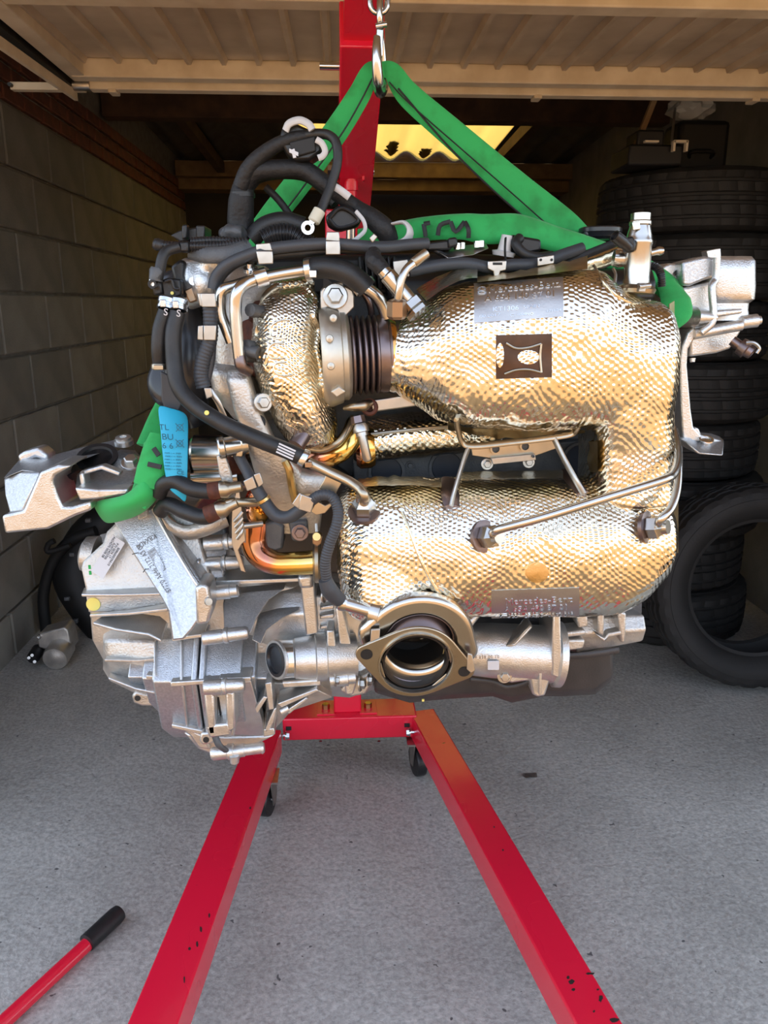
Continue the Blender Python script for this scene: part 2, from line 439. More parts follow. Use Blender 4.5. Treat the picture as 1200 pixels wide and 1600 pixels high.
M['tyre'] = mat('tyre_rubber', (.010, .0095, .009), .7, 0, var=(.016, .015, .014), vscale=9, bump=.3, bscale=180)
M['chrome'] = mat('bright_zinc', (.68, .70, .72), .2, 1.0)
M['wood'] = mat('dark_timber', (.085, .042, .020), .75, 0, var=(.045, .022, .012), vscale=9, bump=.6, bscale=40)
M['wood_pale'] = mat('pale_timber', (.22, .14, .06), .7, 0, var=(.15, .09, .04), vscale=9, bump=.6, bscale=40)
M['door'] = mat('cream_door_paint', (.58, .50, .38), .55, 0, var=(.44, .37, .27), vscale=6, bump=.2, bscale=60, rvar=.05)
M['doorrail'] = mat('cream_rail_paint', (.74, .67, .52), .5, 0, var=(.60, .52, .38), vscale=11, bump=.15, bscale=80)
M['block'] = mat('concrete_block', (.155, .150, .132), .9, 0, var=(.21, .20, .175), vscale=7, bump=.9, bscale=110)
M['mortar'] = mat('mortar', (.30, .285, .25), .95, 0, var=(.22, .21, .185), vscale=20, bump=.8, bscale=120)
M['brick'] = mat('red_brick', (.20, .072, .042), .9, 0, var=(.13, .055, .035), vscale=14, bump=.8, bscale=120)
M['fibre'] = mat('fibre_cement_sheet', (.10, .082, .062), .9, 0, var=(.07, .055, .04), vscale=6, bump=.4, bscale=60)
M['blockdark'] = mat('shade_darkened_block', (.045, .038, .030), .95, 0, var=(.03, .026, .02), vscale=3, bump=.8, bscale=60)  # block colour darkened to stand in for the unlit garage end
M['yard'] = mat('yard_paving', (.36, .22, .10), .9, 0, var=(.29, .18, .08), vscale=1.5, bump=.4, bscale=60)
M['facade'] = mat('house_render', (.44, .30, .17), .9, 0, var=(.38, .26, .14), vscale=.8)
M['clear'] = mat('yellowed_rooflight', (.85, .66, .25), .45)
# ================================================================ the garage
XL, XR, YF, YB, ZR = -1.36, 1.95, 1.95, 7.25, 2.7
def struct(name, geo, m, **k):
    o = mk(name, geo, m, **k); o['kind'] = 'structure'; return o
struct('floor', box(((XL + XR) / 2, 4.2, -.05), (XR - XL + .5, 6.6, .1)), M['floor'])
struct('yard_ground', box((0, -9.55, -.06), (44, 20.9, .1)), M['yard'])
# the sunlit house across the yard
fac = struct('wall_opposite', box((0, -13.0, 1.1), (30, .3, 2.2)), M['facade'])
for i, x in enumerate((-6.2, -2.6, 1.2, 4.8)):
    wdw = struct('window_%d' % (i + 1), box((x, -12.83, 1.3), (1.1, .06, 1.1)), M['darkgrey'])
    fr = MB()
    for dx in (-.58, 0, .58): fr.add(box((x + dx, -12.79, 1.3), (.07, .06, 1.16)))
    for dz in (-.56, .56): fr.add(box((x, -12.79, 1.3 + dz), (1.2, .06, .07)))
    mk('window_frame', fr, M['white'], wdw)
# ---- left wall: mortar core, each block and brick its own piece
wallL = struct('wall_left', box((XL - .115, 4.6, 1.37), (.2, 5.5, 2.74)), M['mortar'])
BH, BL, J = .238, .488, .012
cache = {}
def piece(name, L, H, D, m, parent, loc, bev=.006):
    key = (name, round(L, 3), round(H, 3), m.name)
    if key not in cache:
        v, f = box((0, 0, 0), (D, L, H)); me = bpy.data.meshes.new(name)
        bm = bmesh.new(); vs = [bm.verts.new(q) for q in v]; [bm.faces.new([vs[i] for i in q]) for q in f]
        bmesh.ops.recalc_face_normals(bm, faces=bm.faces)
        bmesh.ops.bevel(bm, geom=bm.edges[:], offset=bev, segments=1, affect='EDGES'); bm.to_mesh(me); bm.free()
        me.materials.append(m); cache[key] = me
    o = bpy.data.objects.new(name, cache[key]); COL.objects.link(o); o.parent = parent; o.location = Vector(loc) - WL[parent]; return o
MBL = [mat('concrete_block_%d' % i, c, .92, 0, var=v, vscale=5, bump=.9, bscale=110) for i, (c, v) in enumerate((
    ((.18, .175, .153), (.24, .228, .20)), ((.21, .20, .178), (.275, .264, .228)), ((.165, .16, .142), (.22, .21, .18))))]
rows = 9
for r in range(rows):
    z = -.06 + r * (BH + J) + BH / 2
    y = YF + .02 - (BL / 2 if r % 2 else 0)
    while y < YB - .02:
        y0 = max(y, YF + .0); y1 = min(y + BL, YB - .01)
        if y1 - y0 > .06:
            piece('concrete_block', y1 - y0, BH, .03, MBL[random.randrange(3)], wallL, (XL - .0105 + random.uniform(-.0015, .0015), (y0 + y1) / 2, z))
        y += BL + J
z0 = -.06 + rows * (BH + J)
for r in range(3):
    z = z0 + r * .077 + .033
    y = YF - (.11 if r % 2 else 0)
    while y < YB - .02:
        y0 = max(y, YF); y1 = min(y + .206, YB - .01)
        if y1 - y0 > .05:
            piece('brick', y1 - y0, .060, .03, M['brick'], wallL, (XL - .009 + random.uniform(-.002, .003), (y0 + y1) / 2, z), .004)
        y += .222
wallR = struct('wall_right', box((XR + .1, 4.6, 1.37), (.2, 5.5, 2.74)), M['block'])
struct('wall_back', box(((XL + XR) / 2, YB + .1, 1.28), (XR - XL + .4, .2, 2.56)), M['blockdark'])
# front wall pillars and lintel around the door opening
struct('wall_front', MB().add(box((-1.72, YF - .1, 1.37), (.7, .2, 2.74))).add(box((2.1, YF - .1, 1.37), (.7, .2, 2.74))).add(box((.13, YF - .1, 2.47), (3.4, .2, .54))), M['block'])
# ---- roof: corrugated fibre-cement sheets, with a yellowed clear pair at the back
def corrugated(x0, x1, y0, y1, zf, pitch, amp, th, n=10):
    v = []; f = []; k = max(2, int((x1 - x0) / pitch * n)); ny = 6
    for s in (0, th):
        for j in range(ny + 1):
            y = y0 + (y1 - y0) * j / ny
            for i in range(k + 1):
                x = x0 + (x1 - x0) * i / k; v.append((x, y, zf(y) + math.cos(2 * PI * x / pitch) * amp + s))
    def idx(s, j, i): return s * (ny + 1) * (k + 1) + j * (k + 1) + i
    for s in (0, 1):
        for j in range(ny):
            for i in range(k): f.append((idx(s, j, i), idx(s, j, i + 1), idx(s, j + 1, i + 1), idx(s, j + 1, i)))
    for i in range(k):
        f.append((idx(0, 0, i), idx(0, 0, i + 1), idx(1, 0, i + 1), idx(1, 0, i))); f.append((idx(0, ny, i), idx(0, ny, i + 1), idx(1, ny, i + 1), idx(1, ny, i)))
    for j in range(ny):
        f.append((idx(0, j, 0), idx(0, j + 1, 0), idx(1, j + 1, 0), idx(1, j, 0))); f.append((idx(0, j, k), idx(0, j + 1, k), idx(1, j + 1, k), idx(1, j, k)))
    return v, f
zr = lambda y: 2.74 - .034 * (y - 2)
PT = .27
# clear sheet: light really passes through it
mc = M['clear']; nt = mc.node_tree; b = nt.nodes['Principled BSDF']
tr = nt.nodes.new('ShaderNodeBsdfTranslucent'); tr.inputs[0].default_value = (.66, .56, .28, 1)
mxs = nt.nodes.new('ShaderNodeMixShader'); mxs.inputs[0].default_value = .8
nt.links.new(b.outputs[0], mxs.inputs[1]); nt.links.new(tr.outputs[0], mxs.inputs[2]); nt.links.new(mxs.outputs[0], nt.nodes['Material Output'].inputs[0])
roof = struct('ceiling', corrugated(XL - .2, -.30, 5.05, YB + .3, zr, PT, .032, .007), M['fibre'])
for (a, b_, c, d, lift) in ((XL - .2, -.2, YF - .25, 5.1, .010), (-.2, 1.0, YF - .25, 5.1, .018), (1.0, XR + .2, YF - .25, 5.1, .010), (1.2, XR + .2, 5.05, YB + .3, 0)):
    mk('roof_sheet', corrugated(a, b_, c, d, lambda y, q=lift: zr(y) + q, PT, .032, .007), M['fibre'], roof, smooth=True, sharp=60)
mk('rooflight_sheet', corrugated(-.30, 1.2, 5.05, 6.86, zr, PT, .036, .003), M['clear'], roof, smooth=True, sharp=60, label='yellowed translucent corrugated sheet')
for p in roof.data.polygons: p.use_smooth = True
# timber: cross beam behind the door, purlins under the roof at the back
struct('trim_1', box((.3, 4.95, 2.52), (XR - XL, .12, .19)), M['wood'], bevel=.006)
struct('trim_2', box((.3, 6.95, 2.475), (XR - XL, .12, .12)), M['wood_pale'], bevel=.005)
struct('trim_3', box((.3, 7.10, 2.37), (XR - XL, .24, .09)), M['wood_pale'], bevel=.005)
struct('trim_7', box((.45, 6.90, 2.62), (1.6, .05, .17)), M['wood'])  # added dark board, stops light leaking past the end of the sheet
for lx, ly, ll in ((.27 * 2.5 - .27, 6.45, .5), (.27 * 2.5, 6.6, .35), (.27 * 1.5 - .27, 6.3, .3), (.27 * 3.5, 6.5, .4)):
    lm = loftpts([[Vector((lx + math.cos(t) * wq * (1 + .5 * noise.noise(Vector((q, t, lx * 9)))), ly - ll / 2 + ll * q / 8, zr(ly - ll / 2 + ll * q / 8) - .030 + .012 * (1 + math.sin(t)))) for t in [2 * PI * i / 8 for i in range(8)]] for q, wq in enumerate((.004, .03, .045, .035, .05, .038, .05, .03, .004))])
    mk('leaf_litter', lm, M['wood'], roof, smooth=True)
struct('trim_4', box((.3, 3.35, 2.62), (XR - XL, .07, .09)), M['wood'], bevel=.005)
struct('trim_5', bar((-.98, 5.02, 2.52), (-.98, 6.88, 2.48), .06, .08), M['wood'])
struct('trim_6', bar((1.24, 5.02, 2.52), (1.24, 6.88, 2.48), .06, .08), M['wood'])

# ---- up-and-over door, open overhead: pressed steel sheet with ribs, rails and lifting gear
DX0, DX1, DY0, DY1, DZ = -.79, 1.62, .62, 2.62, 2.085
dsl = lambda y: DZ - .012 * (2.62 - y)
sheet = MB(); v = []; f = []; prof = []
x = DX0; k = 0
while x < DX1 - .001:
    prof += [(x, 0), (x + .030, 0), (x + .036, -.016), (x + .048, -.016), (x + .054, 0)]
    x += .102
prof.append((DX1, 0))
for yy in (DY0, DY1):
    for (xx, dz) in prof: v.append((xx, yy, dsl(yy) + dz))
n = len(prof)
for i in range(n - 1): f.append((i, i + 1, n + i + 1, n + i))
v2 = [(a[0], a[1], a[2] + .012) for a in v]; m_ = len(v)
f2 = [tuple(i + m_ for i in q) for q in f]
for i in range(n - 1): f2 += [(i, i + 1, m_ + i + 1, m_ + i), (n + i, n + i + 1, m_ + n + i + 1, m_ + n + i)]
door = struct('door_1', (v + v2, f + f2), M['door'])
def part(name, geo, m, par, **k): return mk(name, geo, m, par, **k)
part('door_rail', box(((DX0 + DX1) / 2, 2.585, dsl(2.6) - .026), (DX1 - DX0, .05, .052)), M['doorrail'], door, bevel=.004)
part('door_rail', box(((DX0 + DX1) / 2, 2.645, dsl(2.6) - .050), (DX1 - DX0 - .06, .045, .038)), M['doorrail'], door, bevel=.004)
part('door_rail', box(((DX0 + DX1) / 2, 1.99, dsl(1.99) - .02), (DX1 - DX0, .06, .036)), M['doorrail'], door, bevel=.004)
part('door_rail', box(((DX0 + DX1) / 2, .64, dsl(.64) - .02), (DX1 - DX0, .05, .05)), M['doorrail'], door, bevel=.004)
for xx in (DX0 + .015, DX1 - .015):
    part('door_edge', box((xx, (DY0 + DY1) / 2, dsl(1.6) - .012), (.05, DY1 - DY0, .05)), M['doorrail'], door, bevel=.003)
for xx in (DX0 + .10, .62, DX1 - .3):
    part('rail_clip', box((xx, 2.648, dsl(2.6) - .066), (.026, .05, .022)), M['doorrail'], door, bevel=.003)
# guide rails and lifting arms on both sides
for sg, xw, xd in ((-1, XL + .02, DX0 + .01), (1, XR - .02, DX1 - .01)):
    g = struct('trim_%d' % (8 if sg < 0 else 9), bar((xw - sg * .34 if sg < 0 else xw - sg * .15, 2.66, 2.028), (xd, 2.66, 2.028), .03, .022), M['doorrail'], bevel=.002)
    part('guide_rail', box((xd + sg * .055, 1.9, 2.05), (.05, 1.5, .045)), M['black'], g)
    part('lifting_arm', bar((xd + sg * .03, 2.66, 2.005), (xd + sg * .06, 1.25, 1.985), .012, .028), M['doorrail'], g, bevel=.002)
    part('roller', cyl((xd - .025, 2.63, 2.028), (xd + .025, 2.63, 2.028), .016, 16), M['steel'], g, smooth=True)
    part('pivot_bolt', cyl((xw + (.345 if sg < 0 else -.15), 2.63, 2.028), (xw + (.345 if sg < 0 else -.15), 2.69, 2.028), .006, 10), M['black'], g)

# ================================================================ tyres
def tyre_mesh(R, W, Ri, n=120, name='tyre'):
    """tread with circumferential grooves and slanted sipes, shoulders, sidewall rings, open bead"""
    h = W / 2; v = []; f = []; prof = []
    # (axial, radius, kind): kind 1 = tread block, 2 = shoulder block
    prof = [(-h * .62, Ri, 0), (-h * .66, Ri + .012, 0), (-h * .80, Ri + .022, 0), (-h * .97, Ri + (R - Ri) * .40, 0), (-h, Ri + (R - Ri) * .55, 0), (-h * .985, Ri + (R - Ri) * .66, 0), (-h * .97, Ri + (R - Ri) * .67, 0),
            (-h * .93, R - .022, 2), (-h * .80, R - .006, 2), (-h * .60, R - .002, 2), (-h * .57, R - .010, 0), (-h * .50, R - .010, 0), (-h * .47, R, 1), (-h * .20, R, 1), (-h * .17, R - .010, 0), (-h * .09, R - .010, 0), (-h * .06, R + .001, 1), (h * .06, R + .001, 1)]
    prof += [(-a, r, k) for a, r, k in prof[::-1][2:]]
    prof += [(h * .50, Ri + .008, 0), (h * .45, Ri + (R - Ri) * .5, 0), (h * .3, R - .03, 0), (-h * .3, R - .03, 0), (-h * .45, Ri + (R - Ri) * .5, 0), (-h * .50, Ri + .008, 0)]
    m = len(prof)
    for i in range(n):
        for (a, r, k) in prof:
            sl = 0
            if k == 1: sl = 1.6 * a / h
            if k == 2: sl = -1.2 * abs(a) / h
            t = 2 * PI * (i + sl) / n
            rr = r - (.006 if (k and i % 4 == 0) else 0)
            v.append(Vector((math.cos(t) * rr, a, math.sin(t) * rr)))
    for i in range(n):
        for j in range(m):
            a = i * m + j; b = i * m + (j + 1) % m; q = ((i + 1) % n) * m
            f.append((a, q + j, q + (j + 1) % m, b))
    me = bpy.data.meshes.new(name); me.from_pydata(v, [], f)
    bm = bmesh.new(); bm.from_mesh(me); bmesh.ops.recalc_face_normals(bm, faces=bm.faces); bm.to_mesh(me); bm.free()
    for p in me.polygons: p.use_smooth = True
    me.set_sharp_from_angle(angle=math.radians(30)); me.materials.append(M['tyre']); return me
TM = tyre_mesh(.375, .236, .242); TM2 = tyre_mesh(.365, .230, .225, 132)
def tyre(me, loc, rot, label, group=None):
    o = bpy.data.objects.new('car_tyre', me); COL.objects.link(o); o.location = loc; o.rotation_euler = rot; tag(o, label, 'tyre', group); return o
TB = PZ(1185, 1092, 0)
# the stack lying flat behind
sx_, sy_ = 1.40, 3.23
ordn = ['lowest', 'second', 'third', 'fourth', 'fifth', 'sixth', 'seventh']
zc = 0
for i in range(8):
    me, W = ((TM, .236), (TM2, .230))[i % 2 == 1]
    tyre(me, (sx_ + (.012, -.01, .02, 0, .015, -.012, .022, .005)[i], sy_ + (.0, .012, -.008, .01, 0, .014, -.01, .005)[i], zc + W / 2), (PI / 2, 0, i * .3),
         ('%s black tyre counted upward from the floor in the tall stack' % ordn[i]) if i < 7 else 'topmost black tyre of the tall stack, loose parts lying on it', 'tyres in the tall stack')
    zc += W + .001
STACK_TOP = zc
# the one leaning upright in front of the stack, another upright behind it
R_ = .375; lean = math.radians(7)
lc = Vector((TB.x, TB.y, 0)) + Vector((0, .118 + R_ * math.sin(lean) * .9, R_ * math.cos(lean) + .118 * math.sin(lean)))
tyre(TM, lc, (-lean, 0, math.radians(-4)), 'black tyre leaning upright against the tall tyre stack')

# loose dark car parts on top of the tyre stack
ct = empty('plastic_bracket', P(1030, 240, 3.0), 'black plastic car bracket with pale clips lying on the topmost tyre', 'car part')
zt = STACK_TOP
cx = P(1030, 240, 3.0).x
ct.location.z = zt; WL[ct].z = zt
mk('bracket_plate', MB().add(box((cx - .03, 3.05, zt + .035), (.20, .2, .07))).add(box((cx - .05, 3.02, zt + .09), (.10, .12, .06))), M['shadeblack'], ct, bevel=.008)
mk('strut', bar((cx - .10, 2.98, zt + .06), (cx - .02, 3.0, zt + .27), .012, .02), M['wood_pale'], ct)
mk('strut', bar((cx + .03, 2.97, zt + .07), (cx + .045, 3.0, zt + .20), .008, .012), M['steel'], ct)
mk('clip', MB().add(box((cx + .045, 2.93, zt + .075), (.05, .02, .008))).add(box((cx + .022, 2.93, zt + .060), (.008, .02, .035))).add(box((cx + .068, 2.93, zt + .060), (.008, .02, .035))), M['doorrail'], ct)
mk('clip', box((cx - .06, 2.93, zt + .074), (.05, .02, .006)), M['doorrail'], ct)
# pale crumpled wrap on top
bm = bmesh.new(); bmesh.ops.create_icosphere(bm, subdivisions=3, radius=1)
cc = Vector((P(1085, 165, 3.15).x, 3.17, P(1066, 168, 3.17).z))
for q in bm.verts:
    q.co = Vector((q.co.x * .085, q.co.y * .07, q.co.z * .05)) * (1 + .35 * noise.noise(q.co * 2.2)) + cc
vv = [q.co.copy() for q in bm.verts]; ff = [tuple(x.index for x in q.verts) for q in bm.faces]; bm.free()
zlow = min(q.z for q in vv)
box_h = zlow - zt
cs = empty('black_case', (cc.x + .02, 3.14, zt), 'black plastic case standing on the topmost tyre under a pale wrap', 'case')
mk('case_body', box((cc.x + .03, 3.18, zt + (box_h - .001) / 2), (.20, .16, box_h - .001)), M['shadeblack'], cs, bevel=.02)
mk('case_handle', tube([(cc.x - .02, 3.11, zt + .05), (cc.x - .02, 3.08, zt + .07), (cc.x + .06, 3.08, zt + .07), (cc.x + .06, 3.11, zt + .05)], .007, 8), M['black'], cs, smooth=True)
o = mk('crumpled_wrap', (vv, ff), mat('pale_wrap', (.30, .29, .27), .7), smooth=True, sharp=25)
tag(o, 'crumpled pale grey wrap on the black case above the tyres', 'wrap')

# ================================================================ floor oddments at the left
# red bar with a black grip
a = PZ(8, 1592, .022); b = PZ(137, 1472, .022); c = PZ(183, 1430, .022)
d_ = (b - a).normalized(); r_ = .0155
jh = empty('hoist_handle', Vector((b.x, b.y, 0)), 'red steel jack handle with a black foam grip on the floor', 'handle')
mk('tube', lathe(a - d_ * .25 - Vector((0, 0, .004)), d_, [(0, r_ * .85), (0, r_), ((b - a).length + .26, r_)], 24), M['red'], jh, smooth=True)
mk('grip', lathe(b - d_ * .004, d_, [(0, r_ * .9), (.001, r_ * 1.3), ((c - b).length, r_ * 1.33), ((c - b).length + .012, r_ * 1.2), ((c - b).length + .016, r_ * .7), ((c - b).length + .016, 0)], 24), M['rubber'], jh, smooth=True)
# small cast valve unit lying by the wall
q0 = PZ(80, 1040, 0); uu = U(80, 1020, q0.y)
eg = empty('throttle_valve', Vector((q0.x, q0.y, 0)), 'small grey cast valve with a round motor cap lying by the block wall', 'engine part')
Yq = q0.y
mk('flange', ppx([(57, 995), (62, 990), (100, 980), (106, 985), (112, 1015), (108, 1020), (92, 1022), (60, 1012)], Yq + .02, .09), M['alu_rough'], eg, bevel=.006)
mk('motor_cap', lathe(P(85, 1031, Yq - .05), (0, 1, .12), [(0, 0), (0, .026), (.004, .032), (.004, .046), (.02, .050), (.10, .048)], 28), M['alu_rough'], eg, smooth=True)
mk('connector', lathe(P(50, 1030, Yq - .03), (0, 1, .1), [(0, 0), (0, .018), (.01, .024), (.07, .026), (.08, .02)], 20), M['black'], eg, smooth=True)
for dx, dy in ((45, 1028), (54, 1034), (50, 1024)): mk('pin', cyl(P(dx, dy, Yq - .035), P(dx, dy, Yq - .025), .006, 10), M['steel'], eg, smooth=True)
mk('bolt_hole', ring(P(61, 995, Yq + .018), (0, 1, 0), .010, .006, .006, 16), M['alu_mach'], eg)
# dark suspension / intake parts heaped behind it
q1 = PZ(150, 1020, 0); Y1 = q1.y + .2
dk = empty('intake_duct', Vector((q1.x, Y1, 0)), 'black plastic intake duct heap with hoses standing by the block wall', 'car part')
z_ = lambda p: p
mk('duct_body', tube([P(175, 1010, Y1), P(150, 960, Y1), P(120, 900, Y1 + .05), P(140, 840, Y1 + .1), P(185, 800, Y1 + .12)], [.05, .09, .10, .09, .07], 20), M['shadeblack'], dk, smooth=True)
mk('pipe', tube([P(72, 985, Y1), P(68, 930, Y1), P(82, 880, Y1), P(110, 845, Y1), P(150, 830, Y1)], .024, 12), M['shadeblack'], dk, smooth=True)
mk('foot', lathe(P(150, 1005, Y1 - .1), (0, 0, -1), [(0, .06), (.01, .08), (.08, .075), (.10, .05)], 24), M['shadeblack'], dk, smooth=True)
mk('rod', tube([P(85, 845, Y1 - .1), P(76, 850, Y1 - .1), P(76, 862, Y1 - .1), P(110, 852, Y1 - .1)], .012, 10), M['shadeblack'], dk, smooth=True)
for p_ in ((113, 866), (138, 813), (105, 935), (118, 970)): mk('clip', box(P(p_[0], p_[1], Y1 - .11), (.022, .02, .016)), M['darkgrey'], dk, bevel=.003)

# dry leaf on the concrete
lv = []; lc_ = PZ(828, 1211, .004)
for i in range(14):
    t = 2 * PI * i / 14; r = 1 + .35 * noise.noise(Vector((i * 1.7, 2, 0)))
    lv.append(lc_ + Vector((math.cos(t) * .022 * r, math.sin(t) * .013 * r, .003 * math.sin(3 * t))))
tag(mk('dry_leaf', prism(lv, .0015, dirv=Vector((0, 0, -1))), mat('brown_leaf', (.06, .045, .035), .8)), 'small dark dry leaf lying on the concrete floor', 'leaf')
# ================================================================ engine hoist
base = PZ(543, 1115, .20)
H = empty('engine_hoist', Vector((base.x, base.y, 0)), 'red folding engine crane with splayed legs and raised boom', 'hoist')
ZT = .195
def leg(pa, pb, ra, rb):
    A = (PZ(*pa, ZT) + PZ(*pb, ZT)) / 2; B = (PZ(*ra, ZT) + PZ(*rb, ZT)) / 2
    d = (B - A).normalized(); n = Vector((d.y, -d.x, 0))
    wdt = abs((PZ(*pb, ZT) - PZ(*pa, ZT)).dot(n))
    return A, B, d, wdt
A1, B1, d1, w1 = leg((198, 1600), (277, 1600), (373, 1190), (435, 1149))
A2, B2, d2, w2 = leg((900, 1600), (974, 1600), (640, 1120), (682, 1108))
hl = .075
for A, B, d, wd in ((A1, B1, d1, w1), (A2, B2, d2, w2)):
    a = A - d * .42; b = B + d * (.02 if B is B2 else .10)
    a.z = b.z = ZT - hl / 2
    lg = mk('leg', bar(a, b, wd, hl), M['red'], H, bevel=.004)
    n = Vector((d.y, -d.x, 0))
    # castors: one under the far end, one under the near end
    for q, s in ((a + d * .06, 0), (B - d * .02, 1)):
        inn = Vector(((.02 if A is A1 else -.02), 0, 0)) * s
        c = Vector((q.x, q.y, .048)) + inn
        ax = Vector((1, -.25 if A is A1 else .25, 0)).normalized()
        wh = mk('castor_wheel', lathe(c - ax * .016, ax, [(0, .008), (0, .030), (.002, .046), (.006, .048), (.026, .048), (.030, .046), (.032, .030), (.032, .008)], 32, closed=True), M['black'], H, smooth=True, sharp=30)
        mk('castor_hub', cyl(c - ax * .020, c + ax * .020, .009, 14), M['chrome'], wh, smooth=True)
        top = Vector((c.x, c.y, ZT - hl - .002))
        fk = MB()
        for sg in (-1, 1):
            o_ = ax * (.021 * sg); t = ax.cross(Vector((0, 0, 1)))
            fk.add(prism([c + o_ + t * -.012 - Vector((0, 0, .012)), c + o_ + t * .012 - Vector((0, 0, .012)), top + o_ + t * .026, top + o_ - t * .026], .003, dirv=ax))
        fk.add(box(top, (.07, .07, .006)))
        mk('castor_fork', fk, M['steel'], H)
legs = [o for o in bpy.data.objects if o.name.split('.')[0] == 'leg']
MC = mat('bare_dark_metal', (.025, .012, .010), .6)
def chip(px, py, rx, ry, par, seed):
    rx *= .6; ry *= .6; v = []
    for i in range(12):
        t = 2 * PI * i / 12; r = 1 + .6 * noise.noise(Vector((i * 1.3, seed * 3.1, 0)))
        q = PZ(px + math.cos(t) * rx * r, py + math.sin(t) * ry * r, ZT + .0004); v.append(q)
    mk('paint_chip', prism(v, .0006, dirv=Vector((0, 0, -1))), MC, par)
for i, (px, py, rx, ry) in enumerate(((893, 1534, 8, 6), (896, 1546, 5, 4), (888, 1527, 4, 4), (922, 1521, 10, 3), (939, 1560, 5, 9), (934, 1546, 3, 3), (960, 1594, 12, 6), (928, 1580, 3, 3), (786, 1328, 2, 2.5), (772, 1292, 2, 2))): chip(px, py, rx, ry, legs[1], i)
for i, (px, py, rx, ry) in enumerate(((318, 1452, 3, 7), (312, 1475, 3, 8), (300, 1482, 4, 4), (331, 1430, 2, 6), (292, 1530, 2, 8), (395, 1262, 2, 4))): chip(px - 4, py, rx, ry, legs[0], i + 20)
# crossbeam
yb = PZ(545, 1122, .198).y
xl = P(455, 1140, yb).x; xr = P(638, 1138, yb).x
cbm = mk('crossbeam', box(((xl + xr) / 2, yb + .055, .164), (xr - xl + .05, .11, .072)), M['red'], H, bevel=.004)
for px, py in ((447, 1149), (640, 1144)):
    q = P(px, py, yb - .02); sgn = 1 if px < 500 else -1
    mk('pivot_bolt', MB().add(lathe(q - Vector((sgn * .02, 0, 0)), (1 * sgn, 0, 0), [(0, .004), (.022, .004), (.022, .011), (.030, .011)], 6)).add(lathe(q, (sgn, 0, 0), [(-.002, .013), (.002, .013)], 18)), M['chrome'], H, smooth=True, sharp=30)
    mk('bolt_slot', box(P(px + sgn * 4, py - 11, yb - .0006), (.016, .003, .012)), M['ink'], cbm)
for px in (509, 575):
    q = P(px, 1104, yb + .05); q.z = .2015
    pl = mk('base_plate', box(q, (.052, .07, .006)), M['red'], H, bevel=.001)
    mk('bolt', lathe(q, (0, 0, 1), [(.003, .012), (.016, .012), (.018, .010), (.018, 0)], 6), M['brass'], pl, smooth=True, sharp=30)
for px in (501, 592): mk('bolt_end', cyl(P(px, 1158, yb + .04), P(px, 1158, yb + .04) - Vector((0, 0, .006)), .005, 8), M['chrome'], H)
# mast
mx_ = P(543, 1100, yb + .06).x
tipB = P(570, 6, 1.385); pivA = P(553, 345, 2.08)
mz = pivA.z
mk('mast', bar((mx_, yb + .07, .198), (mx_, yb + .10, mz + .03), .082, .082, up=Vector((0, 1, 0))), M['red'], H, bevel=.004)
# boom: outer tube with a slimmer extension towards the hook
bd = (tipB - pivA).normalized()
Lb = (tipB - pivA).length
bu = Vector((0, 0, 1))
def boombox(a, b, wd, ht, open_end=False):
    up = (bu - bd * bd.dot(bu)).normalized()
    return bar(a + up * (ht / 2), b + up * (ht / 2), wd, ht, up)
sxb = bd.cross(bu).normalized(); upb = sxb.cross(bd).normalized()
mk('boom', boombox(pivA - bd * .12, pivA + bd * (Lb - .10), .078, .085), M['red'], H, bevel=.003)
# open-ended extension tube
ext = MB(); a0 = pivA + bd * (Lb - .32); b0 = tipB; t_ = .005
for (off, ww, hh) in ((upb * (.012 + t_ / 2), .064, t_), (upb * (.072 - t_ / 2), .064, t_)): ext.add(bar(a0 + off, b0 + off, ww, hh, upb))
for s in (-1, 1): ext.add(bar(a0 + upb * .042 + sxb * (s * (.032 - t_ / 2)), b0 + upb * .042 + sxb * (s * (.032 - t_ / 2)), t_, .060 - 2 * t_, upb))
mk('boom_extension', ext, M['red'], H)
# extension pin through the boom, seen poking out at its side
bp_ = pivA + bd * (Lb - .20) + upb * .04
bp_ = P(533, 104, 1.60)
mk('extension_bolt', MB().add(lathe(bp_ - sxb * .05, sxb, [(0, .0065), (.09, .0065)], 14)).add(lathe(bp_ - sxb * .010, sxb, [(-.014, .012), (0, .012)], 6)).add(lathe(bp_ - sxb * .004, sxb, [(0, .013), (.004, .013)], 18)), M['chrome'], H, smooth=True, sharp=30)
# clevis with ram
cq = P(549, 268, 1.90)
un = -upb
for s in (-1, 1):
    q = cq + sxb * (.030 * s)
    mk('clevis_plate', prism([q + Vector((0, -.025, -.022)), q + Vector((0, .025, -.022)), q + Vector((0, .035, .10)), q + Vector((0, -.035, .09))], .006, dirv=sxb), M['red'], H, bevel=.002)
mk('clevis_pin', MB().add(cyl(cq - sxb * .052, cq + sxb * .052, .008, 16)).add(lathe(cq + sxb * .044, sxb, [(0, .014), (.010, .014)], 6)), M['chrome'], H, smooth=True, sharp=30)
foot = Vector((mx_, yb - .0, .42)); rd = (foot - cq).normalized()
mk('ram_head', lathe(cq - rd * .016, rd, [(0, .014), (.002, .016), (.055, .016), (.057, .013), (.085, .013)], 20), M['red'], H, smooth=True)
mk('ram_rod', cyl(cq + rd * .06, cq + rd * .36, .011, 18), M['chrome'], H, smooth=True)
mk('ram_cylinder', lathe(cq + rd * .34, rd, [(0, .018), (0, .028), ((foot - cq).length - .34, .03)], 24), M['red'], H, smooth=True)
mk('ram_bracket', box(foot + Vector((0, .02, -.02)), (.07, .12, .08)), M['red'], H, bevel=.003)

